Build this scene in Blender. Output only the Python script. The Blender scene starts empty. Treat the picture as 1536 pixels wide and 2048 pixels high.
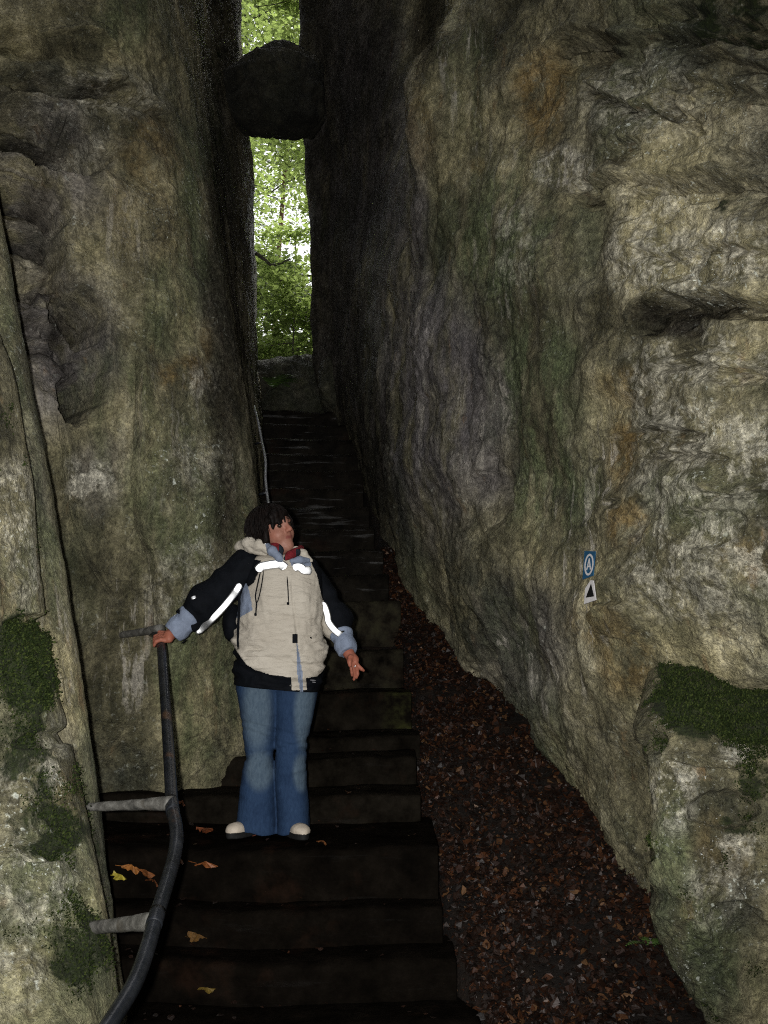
import bpy, math, random
import numpy as np
from mathutils import Vector

# ------------------------------------------------------------------ camera, world, lights, exposure
S = bpy.context.scene
C = S.collection
EYE = np.array([0.0, 0.0, 1.65])
PITCH = math.radians(6.14)
FPX = 2100.0                                    # focal length in pixels of the 1536 x 2048 picture
cd = bpy.data.cameras.new("camera")
cd.sensor_fit = 'VERTICAL'; cd.sensor_height = 32.0; cd.lens = 32.0 * FPX / 2048.0
cd.clip_start = 0.05; cd.clip_end = 2000.0
cam = bpy.data.objects.new("camera", cd); C.objects.link(cam)
cam.location = EYE; cam.rotation_euler = (math.pi / 2 + PITCH, 0, 0)
S.camera = cam
S.view_settings.view_transform = 'Standard'; S.view_settings.look = 'None'
S.view_settings.gamma = 1.0
S.view_settings.exposure = 1.0
S.cycles.use_denoising = False
S.cycles.filter_width = 1.1
S.cycles.max_bounces = 8
S.cycles.sample_clamp_indirect = 4.0

SUN_EL, SUN_AZ = math.radians(58), math.radians(35)   # overcast: wide, weak sun high beyond the far end of the cleft
W = bpy.data.worlds.new("World"); S.world = W; W.use_nodes = True
wn = W.node_tree; wn.nodes.clear()
sky = wn.nodes.new('ShaderNodeTexSky'); sky.sky_type = 'NISHITA'; sky.sun_disc = False
sky.sun_elevation = SUN_EL; sky.sun_rotation = SUN_AZ; sky.air_density = 1.5; sky.dust_density = 6.0; sky.ozone_density = 1.0
hs = wn.nodes.new('ShaderNodeHueSaturation'); hs.inputs['Saturation'].default_value = 0.18
bg = wn.nodes.new('ShaderNodeBackground'); bg.inputs['Strength'].default_value = 0.13
wo = wn.nodes.new('ShaderNodeOutputWorld')
wn.links.new(sky.outputs[0], hs.inputs['Color']); wn.links.new(hs.outputs[0], bg.inputs[0]); wn.links.new(bg.outputs[0], wo.inputs[0])

sl = bpy.data.lights.new("sun", 'SUN'); sl.energy = 1.5; sl.angle = math.radians(14); sl.color = (1.0, 0.97, 0.92)
sun = bpy.data.objects.new("sun", sl); C.objects.link(sun)
sd = Vector((math.sin(SUN_AZ) * math.cos(SUN_EL), math.cos(SUN_AZ) * math.cos(SUN_EL), math.sin(SUN_EL)))
sun.rotation_euler = sd.to_track_quat('Z', 'Y').to_euler()

# the photographer's own flash: it lights the figure, the near rock and the reflective strips in the photograph
fl = bpy.data.lights.new("camera_flash", 'SPOT'); fl.energy = 520.0; fl.spot_size = math.radians(78); fl.spot_blend = 0.75
fl.shadow_soft_size = 0.02; fl.color = (1.0, 0.985, 0.95)
flash = bpy.data.objects.new("camera_flash", fl); C.objects.link(flash)
flash.location = (-0.075, 0.0, 1.67); flash.rotation_euler = (math.pi / 2 + PITCH, 0, 0)

# ------------------------------------------------------------------ helpers
CP, SP = math.cos(PITCH), math.sin(PITCH)
def up(px, py, d):
    """world point seen at picture position px,py lying d metres ahead"""
    px, py, d = np.broadcast_arrays(np.asarray(px, float), np.asarray(py, float), np.asarray(d, float))
    u = (px - 768.0) / FPX; v = -(py - 1024.0) / FPX
    y = CP - SP * v; z = SP + CP * v
    k = d / y
    return np.stack([u * k, d + 0 * u, z * k + EYE[2]], -1)
def proj(P):
    q = P - EYE
    f = q[..., 1] * CP + q[..., 2] * SP
    v = -q[..., 1] * SP + q[..., 2] * CP
    f = np.where(np.abs(f) < 1e-3, 1e-3, f)
    return 768 + FPX * q[..., 0] / f, 1024 - FPX * v / f

_rs = np.random.RandomState(7)
_perm = _rs.permutation(4096).astype(np.int64)
_g = _rs.normal(size=(4096, 3)); _g /= np.linalg.norm(_g, axis=1)[:, None]; _g = _g.astype(np.float32)
def perlin(p):
    sh = p.shape[:-1]; p = p.reshape(-1, 3)
    i = np.floor(p).astype(np.int64); f = (p - i).astype(np.float32)
    w = f * f * f * (f * (f * 6 - 15) + 10)
    out = np.zeros(len(p), np.float32)
    hx = [_perm[(i[:, 0] + a) & 4095] for a in (0, 1)]
    for a in (0, 1):
        for b in (0, 1):
            hb = _perm[(hx[a] + i[:, 1] + b) & 4095]
            for c in (0, 1):
                g = _g[_perm[(hb + i[:, 2] + c) & 4095]]
                dt = g[:, 0] * (f[:, 0] - a) + g[:, 1] * (f[:, 1] - b) + g[:, 2] * (f[:, 2] - c)
                wt = (w[:, 0] if a else 1 - w[:, 0]) * (w[:, 1] if b else 1 - w[:, 1]) * (w[:, 2] if c else 1 - w[:, 2])
                out += dt * wt
    return (out * 1.6).reshape(sh)
def fbm(p, o=4, lac=2.03, gain=0.5):
    r = 0; a = 1.0; n = 0
    for k in range(o):
        r = r + a * perlin(p + 17.3 * k); n += a; p = p * lac; a *= gain
    return r / n
def ridged(p, o=3):
    r = 0; a = 1.0; n = 0
    for k in range(o):
        r = r + a * (1 - 2 * np.abs(perlin(p + 31.7 * k))); n += a; p = p * 2.1; a *= 0.5
    return r / n
def sst(a, b, x):
    t = np.clip((x - a) / (b - a), 0, 1); return t * t * (3 - 2 * t)
def vec(*a): return np.array(a, float)

def link(o, parent=None):
    C.objects.link(o)
    if parent is not None: o.parent = parent
    return o
def mesh_obj(name, V, F, mats, parent=None, mi=None, smooth=True, attrs=None):
    V = np.ascontiguousarray(V, np.float32).reshape(-1, 3)
    me = bpy.data.meshes.new(name)
    if isinstance(F, np.ndarray):
        k = F.shape[1]; n = len(F)
        me.vertices.add(len(V)); me.vertices.foreach_set('co', V.ravel())
        me.loops.add(n * k); me.loops.foreach_set('vertex_index', F.ravel().astype(np.int32))
        me.polygons.add(n); me.polygons.foreach_set('loop_start', np.arange(0, n * k, k, dtype=np.int32))
        me.polygons.foreach_set('loop_total', np.full(n, k, np.int32))
    else:
        me.from_pydata([tuple(v) for v in V], [], [tuple(f) for f in F])
    if not isinstance(mats, (list, tuple)): mats = [mats]
    for m in mats: me.materials.append(m)
    np_ = len(me.polygons)
    if mi is not None: me.polygons.foreach_set('material_index', np.asarray(mi, np.int32))
    me.polygons.foreach_set('use_smooth', np.full(np_, bool(smooth)))
    if attrs:
        for k_, a in attrs.items():
            at = me.attributes.new(k_, 'FLOAT', 'POINT'); at.data.foreach_set('value', np.asarray(a, np.float32).ravel())
    me.update(calc_edges=True); me.validate()
    o = bpy.data.objects.new(name, me)
    return link(o, parent)
def tag(o, label=None, cat=None, group=None, kind=None):
    if label: o['label'] = label
    if cat: o['category'] = cat
    if group: o['group'] = group
    if kind: o['kind'] = kind
    return o
def empty(name, loc=(0, 0, 0)):
    o = bpy.data.objects.new(name, None); o.empty_display_size = 0.1
    o.location = loc; C.objects.link(o); return o

# ---- materials
class N:
    def __init__(s, name):
        s.m = bpy.data.materials.new(name); s.m.use_nodes = True; s.t = s.m.node_tree; s.t.nodes.clear()
        s.out = s.n('ShaderNodeOutputMaterial'); s.b = s.n('ShaderNodeBsdfPrincipled'); s.l(s.b.outputs[0], s.out.inputs[0])
        s.tc = None
    def n(s, t): return s.t.nodes.new(t)
    def l(s, a, b): s.t.links.new(a, b)
    def put(s, sock, v):
        if hasattr(v, 'is_output'): s.l(v, sock)
        else:
            if isinstance(v, (tuple, list)) and len(v) == 3 and sock.type == 'RGBA': v = (*v, 1)
            sock.default_value = v
    def co(s, scale=(1, 1, 1), rot=(0, 0, 0)):
        if s.tc is None: s.tc = s.n('ShaderNodeTexCoord')
        mp = s.n('ShaderNodeMapping'); mp.inputs['Scale'].default_value = scale; mp.inputs['Rotation'].default_value = rot
        s.l(s.tc.outputs['Object'], mp.inputs[0]); return mp.outputs[0]
    def noise(s, sc=5, det=6, rough=0.6, vecn=None, dist=0.0):
        n = s.n('ShaderNodeTexNoise'); n.inputs['Scale'].default_value = sc; n.inputs['Detail'].default_value = det
        n.inputs['Roughness'].default_value = rough; n.inputs['Distortion'].default_value = dist
        s.l(vecn if vecn is not None else s.co(), n.inputs['Vector']); return n.outputs['Fac']
    def vor(s, sc=5, vecn=None, feature='F1', out='Distance'):
        n = s.n('ShaderNodeTexVoronoi'); n.inputs['Scale'].default_value = sc; n.feature = feature
        s.l(vecn if vecn is not None else s.co(), n.inputs['Vector']); return n.outputs[out]
    def math(s, op, a, b=0.0, clamp=False):
        n = s.n('ShaderNodeMath'); n.operation = op; n.use_clamp = clamp
        s.put(n.inputs[0], a); s.put(n.inputs[1], b); return n.outputs[0]
    def rng(s, v, a, b, c=0.0, d=1.0):
        n = s.n('ShaderNodeMapRange'); n.interpolation_type = 'SMOOTHSTEP'
        for k, x in zip(range(5), (v, a, b, c, d)): s.put(n.inputs[k], x)
        return n.outputs[0]
    def mix(s, f, a, b, mode='MIX'):
        n = s.n('ShaderNodeMix'); n.data_type = 'RGBA'; n.blend_type = mode
        s.put(n.inputs[0], f); s.put(n.inputs[6], a); s.put(n.inputs[7], b); return n.outputs[2]
    def ramp(s, f, stops):
        n = s.n('ShaderNodeValToRGB'); s.put(n.inputs[0], f)
        e = n.color_ramp.elements
        while len(e) < len(stops): e.new(0.5)
        for k, (p, c) in enumerate(stops): e[k].position = p; e[k].color = (*c, 1)
        return n.outputs[0]
    def attr(s, name):
        n = s.n('ShaderNodeAttribute'); n.attribute_name = name; return n.outputs['Fac']
    def bump(s, h, strength=0.5, dist=0.02):
        n = s.n('ShaderNodeBump'); n.inputs['Strength'].default_value = strength; n.inputs['Distance'].default_value = dist
        s.put(n.inputs['Height'], h); s.l(n.outputs[0], s.b.inputs['Normal'])
    def set(s, **k):
        for a, v in k.items(): s.put(s.b.inputs[a.replace('_', ' ')], v)
        return s.m

def rock_material(name, tint=(1, 1, 1), wet=0.45, gain=1.0):
    m = N(name)
    def g(c): return tuple(min(0.9, x * t * gain) for x, t in zip(c, tint))
    streak = m.noise(1.0, 5, 0.62, m.co((7, 7, 0.9)), 0.4)
    broad = m.noise(1.3, 5, 0.65, None, 0.3)
    mid = m.noise(6.5, 6, 0.68, None, 0.25)
    fine = m.noise(30, 5, 0.75)
    grain = m.noise(85, 4, 0.8)
    streak2 = m.noise(1.0, 4, 0.7, m.co((26, 26, 2.4)))
    mixv = m.math('ADD', m.math('MULTIPLY', broad, 0.42), m.math('ADD', m.math('MULTIPLY', mid, 0.28), m.math('ADD', m.math('MULTIPLY', streak, 0.16), m.math('MULTIPLY', streak2, 0.14))))
    base = m.ramp(mixv, [(0.36, g((0.022, 0.022, 0.014))), (0.45, g((0.066, 0.061, 0.036))), (0.52, g((0.125, 0.112, 0.068))), (0.60, g((0.23, 0.21, 0.145)))])
    # colour families
    patch = m.noise(1.9, 4, 0.55, m.co((1, 1, 0.75)), 0.2)
    base = m.mix(1.0, base, m.ramp(patch, [(0.34, (0.42, 0.42, 0.40)), (0.5, (1.0, 1.0, 1.0)), (0.64, (1.75, 1.72, 1.62))]), 'MULTIPLY')
    hue = m.noise(0.9, 3, 0.6, m.co((1, 1, 0.6)))
    base = m.mix(m.rng(hue, 0.52, 0.66, 0, 0.6), base, m.mix(0.5, base, g((0.075, 0.095, 0.055))))
    pur = m.math('MULTIPLY', m.attr('purple'), m.rng(m.noise(4, 4, 0.6, m.co((1, 1, 0.35))), 0.30, 0.55))
    base = m.mix(m.math('MULTIPLY', pur, 0.85), base, m.ramp(mixv, [(0.36, g((0.035, 0.032, 0.036))), (0.5, g((0.095, 0.086, 0.090))), (0.64, g((0.19, 0.175, 0.18)))]))
    och = m.math('MULTIPLY', m.attr('ochre'), m.rng(m.noise(7, 4, 0.65), 0.34, 0.58))
    base = m.mix(m.math('MULTIPLY', och, 0.8), base, m.ramp(mixv, [(0.38, g((0.045, 0.028, 0.009))), (0.5, g((0.12, 0.078, 0.026))), (0.62, g((0.21, 0.145, 0.06)))]))
    rust = m.rng(m.noise(5, 5, 0.6, m.co((1.6, 1.6, 0.5))), 0.62, 0.72, 0, 0.5)
    base = m.mix(rust, base, g((0.13, 0.08, 0.038)))
    alg = m.math('MULTIPLY', m.attr('green'), m.rng(m.noise(3.5, 4, 0.6, m.co((2, 2, 0.6))), 0.34, 0.60))
    base = m.mix(m.math('MULTIPLY', alg, 0.8), base, m.ramp(fine, [(0.3, g((0.030, 0.042, 0.018))), (0.7, g((0.075, 0.092, 0.045)))]))
    # pale mineral crust and lichen
    crust = m.math('MULTIPLY', m.rng(m.noise(9, 6, 0.75, None, 0.12), 0.44, 0.56), m.attr('pale'))
    base = m.mix(m.math('MULTIPLY', crust, 0.58), base, m.ramp(fine, [(0.32, g((0.15, 0.142, 0.112))), (0.66, g((0.50, 0.475, 0.40)))]))
    drip = m.math('MULTIPLY', m.rng(m.noise(1.0, 5, 0.68, m.co((13, 13, 1.5)), 0.3), 0.55, 0.63), m.attr('drip'))
    base = m.mix(m.math('MULTIPLY', drip, 0.8), base, g((0.27, 0.25, 0.215)))
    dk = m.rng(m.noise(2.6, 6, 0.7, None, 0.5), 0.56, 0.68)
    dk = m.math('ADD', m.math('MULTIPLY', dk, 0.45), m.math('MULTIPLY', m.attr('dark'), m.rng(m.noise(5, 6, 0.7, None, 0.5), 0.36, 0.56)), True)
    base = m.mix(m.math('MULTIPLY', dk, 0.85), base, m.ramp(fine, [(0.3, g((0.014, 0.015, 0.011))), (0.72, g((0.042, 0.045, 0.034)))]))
    base = m.mix(m.math('MULTIPLY', m.attr('iron_shade'), m.rng(fine, 0.25, 0.6, 1.0, 0.75)), base, m.ramp(mixv, [(0.38, g((0.006, 0.0052, 0.0045))), (0.6, g((0.026, 0.0215, 0.0185)))]))  # dark crust colour that also carries painted shade
    def crackmask(sc, scz, amt, wdt, msc, lo, hi):
        nz = m.n('ShaderNodeTexNoise'); nz.inputs['Scale'].default_value = 2.4; nz.inputs['Detail'].default_value = 5; nz.inputs['Roughness'].default_value = .62
        m.l(m.co(), nz.inputs['Vector'])
        va = m.n('ShaderNodeVectorMath'); va.operation = 'MULTIPLY_ADD'
        m.l(nz.outputs['Color'], va.inputs[0]); va.inputs[1].default_value = (amt,) * 3; m.l(m.co((1, 1, scz)), va.inputs[2])
        v = m.vor(sc, va.outputs[0], 'DISTANCE_TO_EDGE')
        return m.math('MULTIPLY', m.rng(v, 0.0, wdt, 1, 0), m.rng(m.noise(msc, 4), lo, hi))
    ck = m.math('MAXIMUM', crackmask(1.7, 1.7, 0.75, 0.035, 1.5, .50, .60), crackmask(4.6, 1.5, 0.5, 0.045, 2.6, .54, .62))
    base = m.mix(m.math('MULTIPLY', ck, .5), base, g((0.012, 0.011, 0.009)))
    lic = m.math('MULTIPLY', m.rng(m.noise(38, 4, 0.6, None, 0.4), 0.60, 0.68), m.rng(m.noise(3.2, 5, 0.6), 0.44, 0.62))
    lic = m.math('MULTIPLY', lic, m.math('ADD', m.math('MULTIPLY', m.attr('lichen'), 0.95), 0.22), True)
    base = m.mix(lic, base, g((0.42, 0.44, 0.39)))
    base = m.mix(1.0, base, m.ramp(m.math('ADD', m.math('MULTIPLY', fine, 0.5), m.math('MULTIPLY', grain, 0.5)), [(0.34, (0.28, 0.28, 0.27)), (0.5, (0.95, 0.95, 0.95)), (0.64, (1.8, 1.79, 1.74))]), 'MULTIPLY')
    lichen_glint = m.math('MULTIPLY', m.rng(m.noise(95, 3, 0.6), 0.66, 0.70), m.math('ADD', m.math('MULTIPLY', m.attr('lichen'), 0.9), 0.12), True)  # white flecks: wet sparkle painted as colour together with fine lichen
    base = m.mix(lichen_glint, base, (0.62, 0.64, 0.60))
    mossm = m.rng(m.math('ADD', m.attr('moss'), m.math('MULTIPLY', m.math('SUBTRACT', mid, 0.5), 1.8)), 0.40, 0.62)
    mossc = m.ramp(m.noise(55, 3, 0.7), [(0.3, (0.005, 0.008, 0.002)), (0.55, (0.014, 0.023, 0.005)), (0.75, (0.036, 0.048, 0.011))])
    base = m.mix(m.math('MULTIPLY', mossm, 0.93), base, mossc)
    h = m.math('ADD', m.math('MULTIPLY', mid, 0.14), m.math('ADD', m.math('MULTIPLY', fine, 0.5), m.math('MULTIPLY', grain, 0.5)))
    m.bump(h, 0.9, 0.05)
    rough = m.rng(mid, 0.35, 0.65, wet - 0.05, wet + 0.3)
    return m.set(Base_Color=base, Roughness=m.math('ADD', rough, m.math('MULTIPLY', m.math('MAXIMUM', mossm, m.attr('iron_shade')), 0.35), True), Specular_IOR_Level=m.rng(m.attr('iron_shade'), 0.0, 0.8, 0.26, 0.02))

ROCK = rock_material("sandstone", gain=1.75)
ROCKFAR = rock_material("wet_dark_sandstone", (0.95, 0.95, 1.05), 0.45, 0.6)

ROCKBLK = rock_material("shaded_wet_sandstone", (0.95, 0.95, 1.0), 0.6, 0.32)  # darker copy of the sandstone, the chockstone's shade put into its colour

def plain(name, col, rough=0.8, spec=0.3, metal=0.0, var=0.25, sc=40, bump=0.2, bd=0.004):
    m = N(name)
    f = m.noise(sc, 6, 0.65)
    c = m.ramp(f, [(0.3, tuple(x * (1 - var) for x in col)), (0.7, tuple(min(1, x * (1 + var)) for x in col))])
    m.bump(m.noise(sc * 2.5, 4, 0.6), bump, bd)
    return m.set(Base_Color=c, Roughness=rough, Specular_IOR_Level=spec, Metallic=metal)

# ---- grid surfaces from picture outlines with their own distances
def cat(Pm, ts):
    """Catmull-Rom along axis 0 at params ts"""
    n = len(Pm)
    i = np.clip(np.floor(ts).astype(int), 0, n - 2); t = (ts - i)[:, None, None]
    p0 = Pm[np.clip(i - 1, 0, n - 1)]; p1 = Pm[i]; p2 = Pm[i + 1]; p3 = Pm[np.clip(i + 2, 0, n - 1)]
    return 0.5 * (2 * p1 + (p2 - p0) * t + (2 * p0 - 5 * p1 + 4 * p2 - p3) * t ** 2 + (3 * p1 - p0 - 3 * p2 + p3) * t ** 3)
def dens(lens):
    ts = []
    for k, n in enumerate(lens): ts += list(k + np.arange(n) / n)
    return np.array(ts + [len(lens)])
def grid_surface(Wc, nrow, ncol):
    A = cat(Wc, dens(nrow)); A = np.swapaxes(cat(np.swapaxes(A, 0, 1), dens(ncol)), 0, 1)
    return A
def gnormal(A, toward):
    du = np.gradient(A, axis=1); dv = np.gradient(A, axis=0)
    n = np.cross(du, dv); n /= np.linalg.norm(n, axis=-1)[..., None] + 1e-9
    k = (A.shape[0] // 2, A.shape[1] // 3)
    if np.dot(n[k], np.asarray(toward) - A[k]) < 0: n = -n; return n, True
    return n, False
def gfaces(A, flip=False):
    r, c = A.shape[:2]; I = np.arange(r * c).reshape(r, c)
    F = np.stack([I[:-1, :-1], I[:-1, 1:], I[1:, 1:], I[1:, :-1]], -1).reshape(-1, 4)
    return F[:, ::-1].copy() if flip else F
def alcove(px, py, cx, cy, rx, ry, depth, rot=0, lip=0.75, wob=None, hard=0.72):
    c, s = math.cos(math.radians(rot)), math.sin(math.radians(rot))
    dx, dy = px - cx, py - cy
    if wob is not None:
        dx = dx + 0.4 * min(rx, 60) * WP[0]; dy = dy + 0.5 * min(ry, 60) * WP[1]
    u = (dx * c + dy * s) / rx; v = (-dx * s + dy * c) / ry
    r = np.sqrt(u * u + v * v)
    if wob is not None: r = r + 0.28 * wob
    return -depth * sst(1.0, hard, r) * (1 - lip * np.clip(v * 0.5 + 0.5, 0, 1))
def lip(px, py, pts, depth, L, bulge=0.03):
    """overhanging ledge along a line: rock set back below it, a small brow above it"""
    pts = np.array(pts, float); x0, x1 = pts[0, 0], pts[-1, 0]
    y = np.interp(px, pts[:, 0], pts[:, 1]) + 7 * WP[0] + 4 * WP[1]
    e = sst(x0 - 8, x0 + 14, px) * sst(x1 + 8, x1 - 14, px) if x0 > 4 else sst(x1 + 8, x1 - 14, px)
    t = py - y
    return e * (np.where(t > 0, -depth * sst(0, 5, t) * np.exp(-np.maximum(t, 0) / L), 0) + bulge * np.exp(-(np.minimum(t, 0) / 16) ** 2) * sst(6, 0, t)), e * sst(0, 6, t) * np.exp(-(np.maximum(t, 0) / (L * .8)) ** 2)
WP = [0, 0]
def warps(A, seed=0):
    WP[0] = fbm(A * 5.5 + seed, 5, gain=.6); WP[1] = fbm(A * 5.5 + seed + 50, 5, gain=.6)
def blob(px, py, lst, wob):
    r_ = np.zeros_like(px)
    for cx, cy, rx, ry, a in lst:
        r = np.sqrt(((px - cx) / rx) ** 2 + ((py - cy) / ry) ** 2) + 0.3 * wob
        r_ = np.maximum(r_, a * sst(1.15, 0.45, r))
    return r_
def blur1(c):
    return c

# ------------------------------------------------------------------ ground and steps
STEPS = [(3.55, 0.0), (4.18, 0.14), (4.42, 0.30), (4.64, 0.45), (4.80, 0.668), (5.42, 0.80), (5.76, 0.95), (6.05, 1.03), (6.4, 1.25),
         (6.8, 1.49), (7.3, 1.82)] + [(7.3 + 0.33 * k, 1.82 + 0.203 * k) for k in range(1, 11)]
def ramp_z(y):
    """litter slope beside the steps"""
    return np.interp(y, [-3, 3.3, 4.1, 4.6, 5.1, 6.4, 7.3, 10.6, 11.5, 14, 30, 80, 300], [-0.15, -0.12, 0.06, 0.28, 0.50, 1.16, 1.68, 3.68, 3.85, 4.2, 6.5, 9, 9])
def ground_z(x, y):
    p = np.stack([x, y, 0 * x], -1)
    z = ramp_z(y)
    n = 0.035 * fbm(p * 2.2, 4) + 0.10 * sst(0.5, 1.4, x) * sst(3, 4, y) * sst(9, 7, y)
    far = sst(12, 20, y) * 0.8 * fbm(p * 0.12, 3)
    sr = np.interp(y, [3.5, 4.2, 4.6, 5.2, 5.8, 6.4, 7.3, 8.5, 10.8], [0.42, 0.36, 0.24, 0.205, 0.19, 0.17, 0.085, -0.12, -0.36])
    under = -0.20 * sst(sr + .07, sr - .03, x) * sst(-1.9, -1.5, x) * sst(3.4, 3.9, y) * sst(11.2, 10.2, y)      # the bed under the steps
    return z + n + far + under
gx = np.unique(np.concatenate([np.linspace(-300, -30, 14), np.linspace(-30, -3, 28), np.linspace(-3, 3, 200), np.linspace(3, 30, 28), np.linspace(30, 300, 14)]))
gy = np.unique(np.concatenate([np.linspace(-300, -20, 12), np.linspace(-20, 3, 24), np.linspace(3, 12, 300), np.linspace(12, 60, 50), np.linspace(60, 300, 20)]))
GX, GY = np.meshgrid(gx, gy)
G = np.stack([GX, GY, ground_z(GX, GY)], -1)
m = N("wet_earth")
f1 = m.noise(9, 8, 0.7); f2 = m.noise(45, 6, 0.7)
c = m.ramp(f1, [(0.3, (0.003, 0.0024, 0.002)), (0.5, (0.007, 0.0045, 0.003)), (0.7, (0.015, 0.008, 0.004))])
m.bump(m.math('ADD', f1, m.math('MULTIPLY', f2, 0.6)), 0.8, 0.03)
EARTH = m.set(Base_Color=c, Roughness=0.75, Specular_IOR_Level=0.2)
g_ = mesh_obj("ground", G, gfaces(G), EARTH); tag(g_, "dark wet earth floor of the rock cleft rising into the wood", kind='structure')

m = N("wet_step_stone")
f0 = m.noise(1.7, 6, 0.6); f1 = m.noise(7, 9, 0.7, m.co((1, 1, 1))); f2 = m.noise(50, 5, 0.7)
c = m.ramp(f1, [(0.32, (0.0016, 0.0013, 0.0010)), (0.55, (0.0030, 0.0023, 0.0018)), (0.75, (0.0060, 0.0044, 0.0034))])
c = m.mix(m.math('MULTIPLY', m.attr('worn'), m.rng(f1, 0.25, 0.75)), c, (0.034, 0.029, 0.021))
c = m.mix(m.math('MULTIPLY', m.attr('moss'), m.rng(f1, 0.42, 0.7)), c, (0.030, 0.032, 0.010))
c = m.mix(m.rng(m.noise(3.3, 5), 0.55, 0.75, 0, 0.5), c, (0.022, 0.011, 0.007))
m.bump(m.math('ADD', f1, m.math('MULTIPLY', f2, 0.4)), 0.5, 0.03)
STEP = m.set(Base_Color=c, Roughness=m.rng(f0, 0.35, 0.65, 0.34, 0.62), Specular_IOR_Level=m.math('MULTIPLY', m.attr('wet'), m.rng(m.noise(1.0, 5, 0.65, m.co((2.2, 9, 26))), 00.57, 0.68, .02, 0.38)))

stair = empty("stone_staircase", (-0.4, 4.2, 0.0))
tag(stair, "dark worn wet sandstone staircase climbing through the narrow cleft behind the woman", "staircase")
rnd = random.Random(3)
for k, (y0, z) in enumerate(STEPS):
    y1 = STEPS[k + 1][0] + 0.10 if k + 1 < len(STEPS) else y0 + 0.8
    xr = float(np.interp(y0, [3.5, 4.2, 4.6, 5.2, 5.8, 6.4, 7.3, 8.5, 10.8], [0.42, 0.36, 0.24, 0.205, 0.19, 0.17, 0.085, -0.12, -0.36])) + rnd.uniform(-0.025, 0.025)
    xl = float(np.interp(y0, [3.5, 5.4, 6.2, 8, 10.8], [-1.9, -1.7, -1.4, -1.35, -1.5]))
    h = 0.32
    # profile loop: back top -> front edge (rounded) -> bottom
    prof = []
    R = 0.045
    nt = 12
    for t in np.linspace(y1, y0 + R, nt): prof.append((t, z))
    for a in np.linspace(90, 180, 6)[1:]: prof.append((y0 + R + R * math.cos(math.radians(a)), z - R + R * math.sin(math.radians(a))))
    for t in np.linspace(z - R, z - h, 9)[1:]: prof.append((y0, t))
    prof = np.array(prof)
    nx = 90
    xs = np.linspace(xl, xr - 0.02, nx)
    A = np.zeros((len(prof), nx + 5, 3))
    A[:, :nx, 0] = xs; A[:, :nx, 1] = prof[:, 0:1]; A[:, :nx, 2] = prof[:, 1:2]
    # rounded right end turning down/back
    cy, cz = (y0 + y1) / 2, z - h / 2
    for j, (dx, sh) in enumerate([(-0.006, 0.995), (0.004, 0.985), (0.008, 0.96), (0.008, 0.9), (0.004, 0.02)]):
        A[:, nx + j, 0] = xr + dx; A[:, nx + j, 1] = cy + (prof[:, 0] - cy) * sh; A[:, nx + j, 2] = cz + (prof[:, 1] - cz) * sh
    p = A.copy()
    nz = fbm(p * vec(2.5, 5, 5) + k * 9.1, 4)
    edge = np.zeros(len(prof)); edge[nt - 4:nt + 8] = 1
    A[..., 2] += 0.016 * nz - 0.02 * np.maximum(0, fbm(p * vec(4, 0.1, 0.1) + k * 3.3, 3)) * edge[:, None]
    A[..., 1] += 0.025 * fbm(p * vec(3, 3, 6) + 5 + k, 4) + 0.02 * fbm(p * vec(1.3, .1, .1) + k * 7, 2)
    # worn hollow in the middle of the tread
    A[..., 2] -= 0.02 * np.exp(-((A[..., 0] + 0.55) / 0.35) ** 2) * (prof[:, 1] > z - 0.05)[:, None]
    worn = np.full(A.shape[:2], 0.25); moss = np.zeros(A.shape[:2])
    if abs(y0 - 7.3) < 0.01: worn += 0.6; moss += 0.3
    if abs(y0 - 6.8) < 0.01: worn += 0.35; moss += 0.2
    if abs(y0 - 6.4) < 0.01: moss += 0.9 * sst(-0.05, 0.10, A[..., 0])
    if y0 < 5.3: worn *= 0.25
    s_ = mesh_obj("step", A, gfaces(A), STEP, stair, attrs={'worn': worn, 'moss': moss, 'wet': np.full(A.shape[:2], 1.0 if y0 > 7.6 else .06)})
    s_.location = -np.array(stair.location)
    fl_ = np.ones((len(prof) - 1, nx + 4), bool); fl_[:, nx:] = False; s_.data.polygons.foreach_set('use_smooth', fl_.ravel())

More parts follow.
